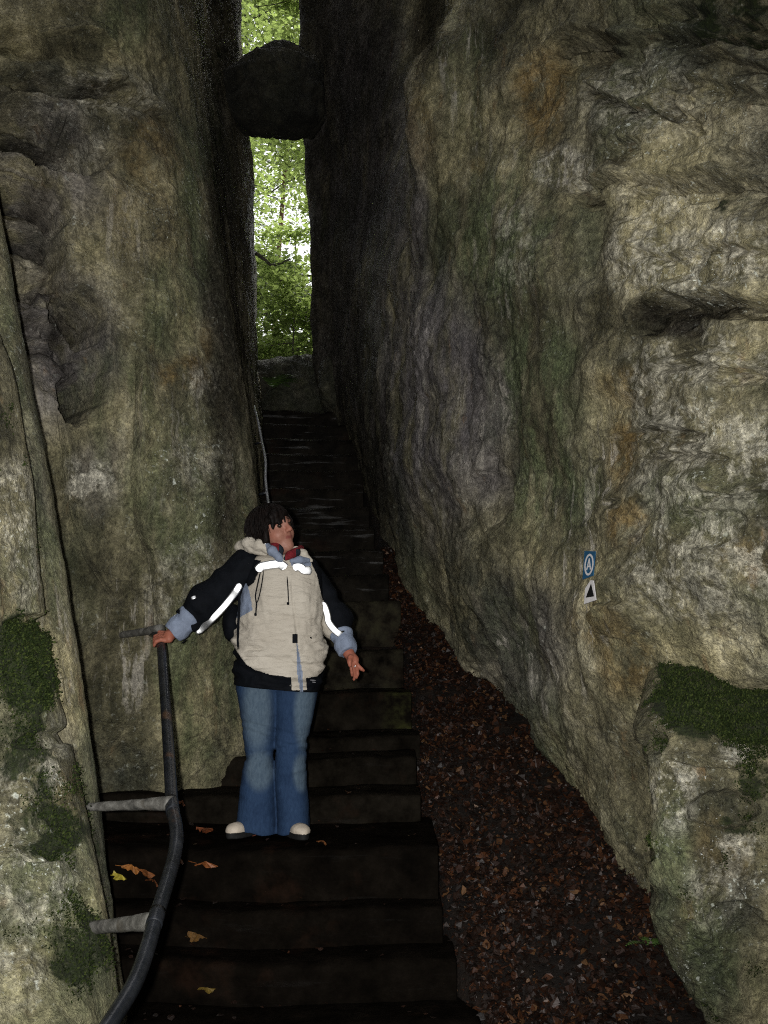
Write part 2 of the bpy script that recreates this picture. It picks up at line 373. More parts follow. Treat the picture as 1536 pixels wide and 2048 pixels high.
# ------------------------------------------------------------------ right cliff
ROWS = [-1500, -600, -250, 0, 170, 350, 550, 750, 950, 1150, 1300, 1420, 1550, 1700, 1900, 2200]
def col(xs, ds):
    """interpolate a column given as {row: x}, {row: d}"""
    if not isinstance(xs, dict): xs = {0: xs}
    if not isinstance(ds, dict): ds = {0: ds}
    kx = sorted(xs); kd = sorted(ds)
    return (np.interp(ROWS, kx, [xs[k] for k in kx]), np.interp(ROWS, kd, [ds[k] for k in kd]))
def build_cols(cols):
    Wc = np.zeros((len(ROWS), len(cols), 3))
    for j, (x, d) in enumerate(cols): Wc[:, j] = up(x, ROWS, d)
    return Wc
cols = [
    col({-600: 1980, 0: 1850, 900: 1760, 2200: 1800}, {-600: 3.6, 0: 3.5, 900: 3.4, 2200: 3.6}),
    col({-600: 1640, 0: 1580, 900: 1560, 2200: 1620}, {-600: 4.4, 0: 4.15, 600: 3.9, 1300: 3.95, 1500: 4.4, 2200: 4.6}),
    col({-600: 1440, 0: 1410, 900: 1400, 2200: 1480}, {-600: 4.9, 0: 4.6, 600: 4.25, 1200: 4.2, 1420: 4.5, 2200: 4.6}),
    col({-600: 1310, 0: 1290, 900: 1290, 1300: 1290, 2200: 1400}, {-600: 5.2, 0: 4.9, 600: 4.55, 1150: 4.5, 1550: 4.7, 2200: 4.8}),
    col({-600: 1200, 0: 1180, 900: 1180, 1150: 1185, 1550: 1215, 1850: 1290, 2200: 1330}, {-600: 5.5, 0: 5.3, 600: 4.9, 1150: 4.75, 1550: 4.95, 2200: 4.95}),
    col({-600: 1090, 0: 1080, 750: 1080, 1150: 1090, 1420: 1120, 1620: 1165, 1850: 1230}, {-600: 5.9, 0: 5.6, 600: 5.3, 1150: 5.2, 1620: 5.5, 2200: 5.5}),
    col({-600: 990, 0: 985, 350: 970, 750: 960, 950: 960, 1150: 970, 1300: 985, 1420: 1025, 1620: 1085}, {0: 6.0, 600: 5.8, 1150: 5.8, 1420: 6.25, 2200: 6.3}),
    col({-600: 925, 0: 900, 170: 836, 350: 832, 550: 838, 750: 850, 950: 858, 1150: 878, 1300: 915, 1420: 955, 1620: 1010}, {0: 6.7, 600: 6.6, 1150: 6.6, 1420: 7.0, 2200: 7.0}),
    col({-600: 950, 0: 925, 170: 872, 350: 835, 550: 795, 750: 788, 950: 800, 1150: 828, 1300: 860, 1420: 905}, {0: 7.5, 600: 7.4, 1150: 7.4, 2200: 7.6}),
    col({-600: 900, 0: 880, 170: 850, 350: 800, 550: 760, 750: 745, 950: 757, 1150: 785, 1300: 820, 1420: 860}, {0: 8.6, 600: 8.3, 1150: 8.2, 2200: 8.4}),
    col({-600: 730, 0: 735, 350: 728, 550: 706, 750: 697, 950: 722, 1150: 760, 1420: 820}, 9.5),
    col({-600: 640, 0: 645, 350: 662, 550: 664, 700: 652, 830: 693, 950: 712, 1150: 750}, 10.4),
    col({-600: 590, 0: 597, 100: 593, 270: 602, 350: 614, 440: 628, 500: 632, 550: 624, 620: 618, 700: 621, 780: 640, 900: 700, 1150: 745}, 11.0),
    col({-600: 660, 0: 665, 500: 690, 1150: 760}, 12.6),
    col({0: 980}, 14.0),
]
Wc = build_cols(cols)
def extra(xy): # unseen columns added against skylight, same heights as the first column but vertical
    a = Wc[:, 0].copy(); a[:, 0] = xy[0]; a[:, 1] = xy[1]; a[:, 2] = np.concatenate([[17.0], np.linspace(7.5, -0.6, len(ROWS) - 1)]); return a
Wc[0, :, 2] = np.maximum(Wc[0, :, 2], 17.0)  # unseen cliff top raised so less sky light gets in
pre = np.stack([extra((3.8, -7.0)), extra((2.6, -4.0)), extra((2.0, -1.0)), extra((1.75, 1.4))], 1)
Wc = np.concatenate([pre, Wc], 1)
nrow = [14, 18, 40, 80, 60, 62, 70, 70, 70, 70, 52, 42, 44, 46, 40, 22]
nrow = [int(k * 1.3) for k in nrow[:len(ROWS) - 1]]
ncol = [10, 10, 14, 24, 44, 80, 68, 66, 64, 62, 56, 40, 24, 28, 24, 26, 16, 8]
ncol = ncol[:Wc.shape[1] - 1]
A = grid_surface(Wc, nrow, ncol)
px, py = proj(A); dist = A[..., 1]
n, flip = gnormal(A, (0, 4.5, 1.6))
wob = fbm(A * 3.1, 4)
warps(A)
farw = sst(7.0, 9.0, dist)
near = 1 - farw
d_ = (0.10 * near + 0.05) * fbm(A * 0.9, 3) + (0.036 * near + 0.03) * fbm(A * 2.4, 3)
wst = sst(1120, 1260, px + 90 * wob) * near
wfl = (1 - wst) * sst(9.5, 8.0, dist)
d_ += wfl * (0.030 * fbm(A * vec(3.5, 3.5, 0.7), 3) + 0.007 * ridged(A * vec(9, 9, 1.1), 3) + 0.05 * fbm(A * vec(1.6, 1.6, 0.9) + 8, 2))
led = ridged(A * vec(1.1, 1.1, 3.6) + 0.35 * wob[..., None], 4)
d_ += wst * 0.028 * led * sst(1250, 1000, py) + wst * 0.06 * sst(-.15, .15, fbm(A * vec(1.0, 1.0, 2.2) + 77, 4)) * sst(1300, 1100, py)
pit = np.maximum(0, fbm(A * vec(5, 5, 8) + 3, 4))
d_ -= wst * 0.11 * pit * sst(700, 300, py)
d_ -= wst * 0.03 * pit * sst(300, 700, py)
d_ += (0.012 * near + 0.012) * fbm(A * 12, 4)
d_ -= 0.03 * near * np.maximum(0, fbm(A * vec(6, 6, 4) + 40, 3) - 0.12) 
# overhangs, pockets and ledges the photo shows
for a in [(1332, 636, 66, 44, 0.11, -14), (1450, 618, 62, 30, 0.10, 4), (1525, 622, 50, 22, 0.08, 0), (1292, 656, 26, 24, .08, 0), (1180, 395, 50, 26, 0.10, 25), (1200, 130, 110, 40, 0.12, 5), (1270, 320, 46, 30, 0.10, 0),
          (1400, 380, 150, 16, 0.14, -6), (1450, 200, 110, 24, 0.10, 8), (1150, 80, 60, 26, 0.12, -10), (1380, 250, 60, 20, 0.10, 30), (1500, 330, 70, 26, 0.12, 0),
          (1400, 735, 60, 40, 0.06, 0), (1300, 870, 120, 14, 0.05, 0), (1440, 1060, 90, 40, 0.06, -5), (1250, 1235, 60, 36, -0.07, 0), (1360, 900, 70, 28, 0.05, 0),
          (1220, 1005, 26, 14, 0.06, 0), (1480, 760, 60, 18, 0.08, 0), (1350, 50, 100, 26, 0.14, 0), (1500, 80, 70, 30, 0.15, 0)]:
    d_ += alcove(px, py, a[0], a[1], a[2], a[3], a[4], a[5], 0.7, wob)
LIPR = [([(1268, 655), (1285, 622), (1310, 604), (1340, 586), (1385, 598), (1420, 602), (1452, 590), (1490, 604), (1560, 606)], .12, 34), ([(1152, 392), (1180, 372), (1240, 366), (1330, 362), (1420, 352), (1560, 380)], .10, 16),
        ([(1172, 165), (1215, 190), (1262, 205), (1290, 228), (1345, 226), (1372, 205)], .11, 22), ([(1092, 90), (1120, 68), (1180, 60), (1260, 84), (1330, 70), (1420, 90), (1560, 70)], .11, 26), ([(1280, 500), (1360, 515), (1440, 505), (1560, 512)], .05, 12),
        ([(1400, 130), (1470, 118), (1560, 150)], .10, 24), ([(1330, 735), (1400, 722), (1480, 740), (1560, 730)], .05, 18), ([(1280, 860), (1340, 852), (1420, 866)], .05, 14), ([(1300, 905), (1390, 900), (1480, 915)], .05, 16), ([(1430, 985), (1490, 990), (1560, 975)], .05, 16)]
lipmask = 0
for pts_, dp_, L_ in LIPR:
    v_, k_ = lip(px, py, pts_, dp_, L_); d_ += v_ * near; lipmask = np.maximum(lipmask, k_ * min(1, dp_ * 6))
# smooth bowl in the ochre patch, spur ridge at lower middle
d_ += alcove(px, py, 1075, 200, 75, 130, 0.10, 12, 0.3, wob, 0.2)
d_ += alcove(px, py, 965, 1010, 45, 110, 0.09, 14, 0.3, wob, 0.5) * near
d_ += alcove(px, py, 1010, 1450, 60, 190, 0.10, -18, 0.2, wob, 0.4)
A = A + n * d_[..., None]
# stains with outlines of their own, plus shade painted into pockets and under ledges
at = {}
at['ochre'] = blob(px, py, [(1075, 190, 60, 130, 1.0), (1235, 905, 50, 90, 1.0), (1255, 1050, 60, 60, .9), (1215, 1240, 80, 60, .6), (850, 250, 30, 90, .5), (1255, 780, 70, 50, .6), (950, 330, 20, 20, .6), (1500, 1120, 60, 50, .4), (1260, 1330, 60, 80, .7)], wob)
at['purple'] = blob(px, py, [(860, 800, 170, 330, 1.0), (800, 420, 60, 200, .9), (1050, 1300, 130, 180, .6), (720, 300, 140, 420, 1), (720, 700, 120, 200, .8), (690, 100, 90, 200, .8)], wob)
at['green'] = blob(px, py, [(1010, 480, 150, 190, 1.0), (1060, 780, 100, 190, 1.0), (1080, 980, 90, 130, 1.0), (930, 120, 60, 200, .5), (1380, 1000, 140, 80, .5), (1050, 1500, 130, 150, .7), (1000, 1250, 100, 100, .5)], wob)
at['pale'] = blob(px, py, [(1400, 520, 220, 90, 1.0), (1420, 720, 160, 80, .8), (1420, 920, 200, 140, .8), (1300, 200, 170, 110, .75), (1420, 1130, 180, 130, .8), (1300, 800, 60, 130, .7), (1130, 340, 75, 50, 1), (1320, 420, 120, 70, .8), (1050, 500, 60, 110, .5)], wob)
at['drip'] = blob(px, py, [(1130, 1200, 110, 260, 1.0), (1060, 1330, 120, 170, .9), (1010, 480, 110, 250, .45), (1190, 1000, 40, 200, .8), (1320, 960, 120, 170, .5), (960, 780, 60, 190, .7), (930, 150, 50, 170, .8), (1130, 340, 80, 50, .8), (880, 900, 80, 200, .45)], wob)
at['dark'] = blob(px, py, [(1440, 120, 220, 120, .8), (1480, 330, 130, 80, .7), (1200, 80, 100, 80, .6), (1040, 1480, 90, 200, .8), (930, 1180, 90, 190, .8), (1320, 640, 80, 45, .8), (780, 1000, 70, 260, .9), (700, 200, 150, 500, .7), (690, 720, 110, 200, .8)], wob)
at['iron_shade'] = blob(px, py, [(700, 150, 125, 540, .85), (660, 650, 100, 320, .85), (740, 960, 66, 260, .8), (860, 60, 50, 110, .9), (1335, 636, 82, 48, 1.0), (1440, 620, 60, 28, .9), (1520, 625, 50, 18, .8), (1185, 395, 40, 20, .9), (1195, 90, 60, 40, .6), (1255, 330, 40, 24, .7), (1420, 385, 130, 12, .7), (1390, 665, 26, 14, .8), (1420, 250, 60, 20, .5)], 0.8 * wob + .5 * WP[0])  # brown crust; shade of pockets and gap painted in, far wall darkened
at['iron_shade'] = np.maximum(at['iron_shade'], lipmask)  # shade under the ledges painted in
at['lichen'] = blob(px, py, [(1400, 250, 220, 260, .8), (1420, 550, 160, 80, 1), (1380, 1080, 120, 60, .8), (1480, 900, 100, 200, .5)], wob)
at['moss'] = blob(px, py, [(1500, 60, 140, 70, .55), (1500, 420, 90, 40, .5), (1330, 30, 120, 40, .4)], wob)
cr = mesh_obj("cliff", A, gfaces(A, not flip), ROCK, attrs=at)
tag(cr, "tall right-hand sandstone cliff with ochre stains and a dark pocket", kind='structure')
RIGHT = A

# ------------------------------------------------------------------ left cliff
edge = {-600: 330, 0: 365, 170: 385, 350: 415, 480: 440, 640: 466, 830: 492, 960: 512, 1050: 522, 1400: 528, 2200: 540}
def off(d, k): return {a: b + k for a, b in d.items()}
cols = [
    col(-330, {-600: 5.2, 900: 4.5}),
    col(-120, {-600: 5.2, 900: 4.7}),
    col(30, {-600: 5.3, 900: 4.95}),
    col(150, {-600: 5.5, 0: 5.3, 900: 5.1, 1550: 5.35}),
    col({-600: 240, 900: 260, 2200: 270}, {-600: 5.6, 900: 5.3, 1550: 5.45}),
    col({-600: 290, 0: 310, 900: 380, 2200: 400}, {-600: 5.9, 900: 5.5, 1550: 5.6}),
    col(off(edge, -22), {-600: 6.2, 900: 5.95, 1550: 5.9}),
    col(edge, {-600: 6.5, 900: 6.3, 1550: 6.2}),
    col({-600: 370, 0: 388, 170: 402, 350: 428, 640: 472, 830: 496, 960: 514, 1100: 524, 1500: 530}, 7.0),
    col({-600: 400, 0: 412, 170: 420, 350: 455, 480: 470, 640: 486, 830: 508, 960: 516, 1100: 526, 1500: 530}, 8.4),
    col({-600: 470, 0: 477, 60: 479, 100: 472, 125: 474, 200: 490, 290: 499, 400: 503, 500: 500, 560: 508, 640: 512, 720: 513, 830: 517, 960: 525, 1100: 530}, 10.3),
    col({-600: 420, 0: 430, 700: 470, 1000: 500}, 12.2),
    col(150, 13.5),
]
Wc = build_cols(cols)
Wc[0, :, 2] = np.maximum(Wc[0, :, 2], 17.0)  # rim out of view lifted to cut skylight on the inner walls
pre = np.stack([extra((-4.6, -7.0)), extra((-3.4, -4.0)), extra((-2.9, -1.0)), extra((-2.6, 2.0))], 1)
Wc = np.concatenate([pre, Wc], 1)
ncol = [8, 8, 12, 16, 20, 50, 54, 50, 50, 40, 14, 18, 18, 22, 16, 8]
A = grid_surface(Wc, nrow, ncol[:Wc.shape[1] - 1])
px, py = proj(A); dist = A[..., 1]
n, flip = gnormal(A, (0, 4.5, 1.6))
wob = fbm(A * 3.3 + 11, 4)
warps(A)
farw = sst(6.6, 8.0, dist); near = 1 - farw
em = sst(0, 60, np.interp(py, sorted(edge), [edge[k] for k in sorted(edge)]) - px) * near + farw * 0.6
d_ = (0.07 * em + 0.02) * fbm(A * 1.1 + 4, 3) + (0.035 * em + 0.015) * fbm(A * 3 + 9, 4) + 0.012 * fbm(A * 11, 4) + 0.006 * fbm(A * 30, 3)
d_ += 0.02 * em * fbm(A * vec(7, 7, 1) + 2, 3)
rough = sst(420, 250, py) * near
d_ -= 0.09 * rough * np.maximum(0, fbm(A * vec(3.5, 3.5, 5), 4)) * sst(420, 300, px)
for a in [(80, 262, 170, 62, 0.42, 22), (50, 400, 110, 62, 0.42, 30), (66, 480, 80, 66, 0.36, 36), (96, 566, 74, 50, 0.30, 30), (156, 628, 70, 66, 0.42, 44), (120, 706, 108, 84, 0.30, 44),
          (170, 792, 46, 58, 0.50, 30), (30, 560, 60, 60, .2, 30), (130, 172, 190, 22, 0.22, 8), (150, 88, 100, 34, -0.10, 0), (160, 100, 70, 24, .10, 0), (40, 90, 70, 34, 0.2, 15), (250, 330, 110, 60, 0.12, 35),
          (20, 330, 90, 30, .2, 20), (360, 690, 62, 90, 0.07, 30), (200, 980, 60, 60, -0.04, 0), (225, 1560, 110, 130, 0.14, 30)]:
    d_ += alcove(px, py, *a[:5], a[5], 0.85, wob, 0.82 if a[4] > 0.15 else 0.15)
LIPL = [([(-10, 232), (70, 243), (120, 252), (165, 268), (198, 305)], .20, 34), ([(-10, 350), (50, 348), (90, 362), (122, 392)], .18, 26), ([(-10, 414), (40, 410), (75, 424), (108, 452), (137, 492)], .20, 34),
        ([(20, 150), (50, 138), (90, 140), (112, 152), (150, 158), (225, 162), (262, 152)], .12, 16), ([(30, 530), (80, 520), (130, 500)], .12, 24), ([(108, 572), (130, 562), (165, 578), (190, 606), (212, 640)], .20, 36),
        ([(60, 668), (120, 664), (160, 682), (182, 712), (190, 750)], .14, 30), ([(128, 748), (150, 736), (185, 742), (206, 790)], .26, 50), ([(85, 72), (160, 66), (240, 92)], .05, 20), ([(170, 200), (260, 196), (350, 225)], .05, 22)]
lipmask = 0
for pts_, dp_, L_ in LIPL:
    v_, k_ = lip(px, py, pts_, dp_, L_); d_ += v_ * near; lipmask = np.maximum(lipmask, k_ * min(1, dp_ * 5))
# cracks
def crack(pts, w, depth):
    pts = np.array(pts, float)
    cx = np.interp(py, pts[:, 1], pts[:, 0]) + 6 * wob
    fade = sst(pts[0, 1] - 20, pts[0, 1] + 40, py) * sst(pts[-1, 1] + 20, pts[-1, 1] - 40, py)
    return -depth * fade * np.exp(-((px - cx) / w) ** 2) + 0.5 * depth * fade * sst(40, 0, px - cx) * (px > cx)
d_ += crack([(316, 590), (318, 700)], 3, 0.04) + crack([(279, 700), (276, 850), (272, 950), (277, 1060), (302, 1110), (312, 1200), (316, 1280)], 3, 0.10)
d_ += crack([(120, 820), (150, 1000), (178, 1120), (230, 1200)], 4, 0.05)
A = A + n * d_[..., None]
at = {}
at['ochre'] = blob(px, py, [(395, 740, 50, 40, .9), (340, 750, 40, 30, .8), (300, 290, 70, 90, .5), (420, 690, 14, 60, .7), (330, 400, 140, 160, .3)], wob)
at['purple'] = blob(px, py, [(90, 330, 160, 200, .8), (110, 680, 140, 190, .9), (200, 950, 60, 100, .5), (450, 500, 60, 600, .3)], wob)
at['green'] = blob(px, py, [(400, 420, 60, 220, .9), (380, 1000, 150, 200, .8), (250, 850, 70, 200, .6), (400, 1350, 110, 220, .9), (260, 30, 80, 80, .7), (350, 600, 100, 120, .6)], wob)
at['pale'] = blob(px, py, [(180, 960, 60, 60, 1.0), (170, 180, 120, 50, .8), (120, 290, 140, 50, .7), (415, 760, 40, 45, 1), (400, 920, 70, 60, .6), (400, 1120, 70, 50, .6), (260, 180, 110, 60, .5), (340, 1180, 60, 100, .5)], wob)
at['drip'] = blob(px, py, [(230, 1250, 90, 130, 1.0), (260, 1340, 60, 90, .8), (350, 820, 90, 250, .4), (250, 460, 60, 120, .5)], wob)
at['dark'] = blob(px, py, [(170, 790, 50, 50, 1.), (160, 600, 60, 50, .8), (60, 240, 120, 30, .7), (150, 150, 180, 40, .8), (80, 450, 90, 50, .7), (230, 1530, 110, 70, .8), (330, 220, 60, 80, .5), (450, 700, 30, 900, .3)], wob)  # darker patches, with shade painted into the hollows and base recess
at['iron_shade'] = blob(px, py, [(452, 500, 50, 800, .85), (60, 255, 130, 28, .8), (40, 372, 90, 30, .85), (64, 450, 66, 36, .8), (100, 552, 70, 26, .7), (160, 612, 58, 48, .95), (150, 700, 50, 70, .55), (172, 788, 42, 52, 1.0), (40, 640, 60, 80, .5), (200, 165, 110, 12, .7), (130, 100, 80, 20, .5)], 0.8 * wob + .4 * WP[0])  # brown crust; hollow shade painted in, inner face darkened
at['iron_shade'] = np.maximum(at['iron_shade'], lipmask)  # ledge undersides get their shade by colour
at['lichen'] = blob(px, py, [(400, 1080, 110, 110, 1), (380, 950, 100, 80, .8), (300, 480, 200, 200, .5), (150, 250, 150, 150, .6)], wob)
at['moss'] = blob(px, py, [(430, 230, 25, 260, .35), (250, 1430, 60, 80, .3)], wob)
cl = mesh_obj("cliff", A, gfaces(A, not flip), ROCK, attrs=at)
tag(cl, "left-hand sandstone cliff with scalloped hollows behind the woman", kind='structure')

# ------------------------------------------------------------------ near leaning slabs on the left
SLABS = []
def slab(name, edge, dcol, label, seed, mats, feats, attrs):
    cols = [col(-520, dcol(-1.0)), col(-200, dcol(-.55)), col(off(edge, -110), dcol(-.28)), col(off(edge, -40), dcol(-.1)), col(off(edge, -8), dcol(.0)), col(edge, dcol(.14)), col(off(edge, -14), dcol(.55)), col(off(edge, -80), dcol(1.3))]
    Wc = build_cols(cols)
    A = grid_surface(Wc, nrow, [12, 46, 40, 26, 12, 12, 8])
    px, py = proj(A)
    n, flip = gnormal(A, (0, 2.0, 1.6))
    wob = fbm(A * 3.3 + seed, 4)
    warps(A)
    d_ = 0.06 * fbm(A * 1.2 + seed, 3) + 0.045 * fbm(A * 3.2 + seed, 4) + 0.02 * fbm(A * 9 + seed, 4) + 0.009 * fbm(A * 26, 3) + 0.02 * ridged(A * vec(7, 7, 1.2) + seed, 2)
    ev = np.interp(py, sorted(edge), [edge[k] for k in sorted(edge)])
    d_ *= 0.25 + 0.75 * sst(0, 60, ev - px)
    for a in feats: d_ += alcove(px, py, *a[:5], a[5], 0.6, wob)
    A = A + n * d_[..., None]
    at = {k: blob(px, py, v, wob) for k, v in attrs.items()}
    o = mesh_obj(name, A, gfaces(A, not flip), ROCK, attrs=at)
    SLABS.append((A, n, at['moss'], o))
    return tag(o, label, "rock")
eb = {-600: -60, 0: -40, 300: -20, 440: 4, 560: 26, 680: 44, 850: 78, 1050: 112, 1200: 138, 1330: 157, 1500: 186, 1600: 196, 1750: 216, 1900: 236, 2200: 260}
slab("rock_slab", eb, lambda k: {-600: 4.5 + k * 0.6, 900: 4.15 + k * 0.8, 2200: 3.95 + k * .8}, "narrow grey leaning rock slab wedged between the mossy front slab and the cliff", 21, ROCK, [],
     {'green': [(60, 900, 120, 500, .7), (180, 1650, 60, 250, .8)], 'lichen': [(20, 600, 60, 300, .7)], 'dark': [(60, 800, 60, 500, .55), (190, 1700, 50, 300, .6)], 'drip': [(120, 1300, 60, 300, .5)], 'moss': [(200, 1690, 26, 130, .45)]})
ea = {-600: -260, 0: -120, 500: -50, 690: 4, 780: 30, 880: 56, 1000: 66, 1100: 76, 1230: 88, 1350: 102, 1500: 140, 1620: 171, 1720: 190, 1800: 206, 1960: 236, 2050: 226, 2200: 250}
slab("rock_slab", ea, lambda k: {-600: 3.9 + k * 0.7, 900: 3.7 + k * 0.85, 1600: 3.68 + k * 0.9, 2200: 3.25 + k * .9}, "pale front rock slab with green moss patches that carries the handrail brackets", 57, ROCK,
     [(178, 1800, 14, 34, 0.12, -20), (60, 1250, 70, 26, 0.06, 0), (90, 1480, 80, 24, 0.05, -10), (60, 1700, 90, 26, 0.06, 5)],
     {'moss': [(40, 1330, 110, 130, .95), (100, 1660, 120, 80, .62), (150, 1900, 90, 120, .6), (20, 1490, 90, 90, .65), (120, 1560, 90, 60, .45), (30, 1830, 110, 80, .42)], 'lichen': [(60, 1560, 120, 90, 1), (60, 1800, 160, 200, .9), (20, 1050, 60, 150, .7)],
      'pale': [(20, 1030, 60, 120, .9), (50, 1150, 60, 90, .7), (60, 1560, 70, 60, 1), (70, 1760, 90, 140, .7), (20, 1950, 80, 90, .7), (120, 1470, 60, 60, .5)], 'green': [(60, 1300, 120, 300, .5), (120, 1800, 130, 220, .6)], 'ochre': [(30, 1200, 50, 50, .3), (150, 1600, 60, 90, .3), (70, 1930, 60, 60, .4)]})

# ------------------------------------------------------------------ boulder at lower right with a mossy top
RB = ROWS
ROWS = [1285, 1330, 1400, 1455, 1500, 1600, 1720, 1850, 1960, 2100, 2320]
dB = [4.75, 4.5, 4.22, 4.05, 3.98, 3.93, 3.9, 3.92, 3.98, 4.0, 4.0]
ed = dict(zip(ROWS, [1310, 1296, 1282, 1268, 1288, 1302, 1292, 1310, 1360, 1450, 1560]))
def bc(t, dd):
    x = {r: ed[r] + t * (1800 - ed[r]) for r in ROWS}
    ysh = np.interp(t, [0, .1, .2, .35, .45, .55, 1], [8, -10, -14, 6, 12, -4, 10])
    w = np.interp(ROWS, [1285, 1500, 1600], [1, 1, 0])
    cx, _ = col(x, 1)
    return up(cx, np.array(ROWS) + ysh * w, np.array(dB) + dd)
Wb = np.stack([bc(0.05, 1.0), bc(0.01, .5), bc(0, .16), bc(.06, .03), bc(.2, -.02), bc(.35, 0), bc(.5, -.05), bc(.75, -.2), bc(1.0, -.3)], 1)
A = grid_surface(Wb, [26, 32, 30, 26, 44, 52, 56, 46, 50, 40], [10, 16, 18, 40, 46, 46, 60, 40])
px, py = proj(A)
n, flip = gnormal(A, (0, 2.0, 2.6))
wob = fbm(A * 3.3 + 70, 4)
warps(A)
hem_ = 0.3 + 0.7 * sst(1290, 1350, px)
d_ = hem_ * (0.05 * fbm(A * 1.6 + 70, 3) + 0.04 * fbm(A * 4 + 70, 4) + 0.022 * fbm(A * 10, 4)) + 0.01 * fbm(A * 28, 3)
d_ -= 0.07 * np.maximum(0, fbm(A * vec(6, 6, 7) + 33, 3)) * sst(1440, 1540, py)
for a in [(1308, 1480, 34, 30, .10, 0), (1290, 1705, 18, 22, .10, 0), (1400, 1520, 80, 16, .06, 8), (1440, 1620, 80, 40, .08, 0), (1470, 1850, 60, 60, .05, 0), (1500, 1320, 26, 30, .1, 0)]:
    d_ += alcove(px, py, *a[:5], a[5], 0.6, wob)
A = A + n * d_[..., None]
at = {'moss': np.maximum(blob(px, py, [(1420, 1390, 150, 118, 1.0), (1360, 1340, 60, 60, 1), (1520, 1400, 100, 120, 1.), (1480, 1650, 70, 30, .45), (1520, 1560, 60, 60, .45), (1300, 1480, 30, 30, .5)], 0.5 * wob), 0),
      'lichen': blob(px, py, [(1370, 1600, 80, 130, 1), (1440, 1750, 120, 160, 1.0), (1470, 1500, 60, 40, .9), (1400, 1900, 100, 120, .7), (1310, 1430, 40, 30, .8)], wob),
      'pale': blob(px, py, [(1480, 1690, 50, 30, 1), (1350, 1590, 60, 100, .9), (1450, 1780, 90, 100, .6), (1470, 1500, 40, 30, 1)], wob),
      'dark': blob(px, py, [(1430, 1620, 60, 70, .7), (1490, 1830, 60, 100, .7), (1300, 1500, 30, 40, .8), (1320, 1800, 40, 100, .5), (1400, 1980, 90, 120, .6)], wob),
      'green': blob(px, py, [(1340, 1750, 60, 200, .8), (1420, 1950, 120, 160, .8)], wob), 'ochre': blob(px, py, [(1450, 1680, 70, 60, .4), (1500, 1750, 60, 60, .4)], wob)}
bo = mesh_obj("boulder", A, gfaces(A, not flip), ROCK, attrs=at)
tag(bo, "big boulder with a dark green mossy top and white lichen flecks below the trail signs", "boulder")
ROWS = RB

def moss_tufts(A, n, w, cnt, seed, parent):
    r_ = np.random.RandomState(seed); P = A.reshape(-1, 3); nn = n.reshape(-1, 3); w = w.ravel()
    nz = fbm(P * 6.5, 4) * 0.9
    ok = np.where(w + 1.35 * nz > .36 + .45 * r_.uniform(0, 1, len(w)))[0]
    i = ok[r_.randint(0, len(ok), cnt)]
    base = P[i] + r_.normal(0, .008, (cnt, 3)); L = r_.uniform(.005, .014, cnt)[:, None]
    dr = nn[i] * .7 + r_.normal(0, .5, (cnt, 3)) + vec(0, 0, .25); dr /= np.linalg.norm(dr, axis=1)[:, None]
    sd = np.cross(dr, r_.normal(0, 1, (cnt, 3))); sd /= np.linalg.norm(sd, axis=1)[:, None]; wd = L * .22
    base = base - nn[i] * .004
    V = np.stack([base - sd * wd, base + sd * wd, base + dr * L * .7 + sd * wd * .8, base + dr * L, base + dr * L * .7 - sd * wd * .8], 1).reshape(-1, 3)
    b = np.arange(cnt)[:, None] * 5
    F = np.concatenate([b + np.array([[0, 1, 2, 4]]), b + np.array([[4, 2, 3, 3]])], 1).reshape(-1, 4)
    F = (b + np.array([[0, 1, 2, 4]]))
    o = mesh_obj("moss", V, F, MOSS, parent, smooth=False); o['kind'] = 'stuff'
m = N("moss_green"); g2 = m.n('ShaderNodeNewGeometry')
MOSS = m.set(Base_Color=m.ramp(g2.outputs['Random Per Island'], [(0, (.004, .007, .0015)), (.6, (.013, .021, .0045)), (1, (.034, .044, .010))]), Roughness=.8, Specular_IOR_Level=.1)
moss_tufts(A, n, at['moss'], 60000, 3, bo)
moss_tufts(*SLABS[1][:3], 30000, 5, SLABS[1][3])
# ------------------------------------------------------------------ loose boulders
def ico(sub):
    import bmesh
    bm = bmesh.new(); bmesh.ops.create_icosphere(bm, subdivisions=sub, radius=1.0)
    V = np.array([v.co[:] for v in bm.verts]); F = np.array([[v.index for v in f.verts] for f in bm.faces]); bm.free()
    return V, F
ICO = ico(6)
def rock(center, radii, seed, label, mat=None, amp=0.16, pw=3.0, attrs=None, cat_="boulder"):
    V, F = ICO
    s = (np.abs(V) ** pw).sum(1) ** (1 / pw)
    P = V / s[:, None] * np.array(radii)
    nn = V
    rr = float(np.mean(radii))
    P = P + nn * (rr * (amp * fbm(P / rr * 1.1 + seed, 3) + 0.45 * amp * ridged(P / rr * 2.2 + seed, 3) + 0.2 * amp * fbm(P / rr * 7 + seed, 3)))[:, None]
    at = {}
    if attrs: at = {k: np.full(len(P), v) for k, v in attrs.items()}
    o = mesh_obj("boulder", P, F, mat or ROCKFAR, attrs=at); o.location = center
    return tag(o, label, cat_)
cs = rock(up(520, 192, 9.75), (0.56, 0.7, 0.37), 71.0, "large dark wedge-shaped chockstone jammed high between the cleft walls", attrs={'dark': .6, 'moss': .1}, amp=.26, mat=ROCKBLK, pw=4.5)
co_ = np.zeros(len(cs.data.vertices) * 3, np.float32); cs.data.vertices.foreach_get('co', co_); co_ = co_.reshape(-1, 3)
t_ = np.clip((co_[:, 0] + .5) / 1.0, 0, 1); co_[:, 2] = co_[:, 2] * (.52 + .48 * sst(0, .75, t_)) + .03 * np.sin(co_[:, 0] * 9); cs.data.vertices.foreach_set('co', co_.ravel()); cs.data.update()
cs.rotation_euler = (math.radians(25), math.radians(-7), math.radians(-3))
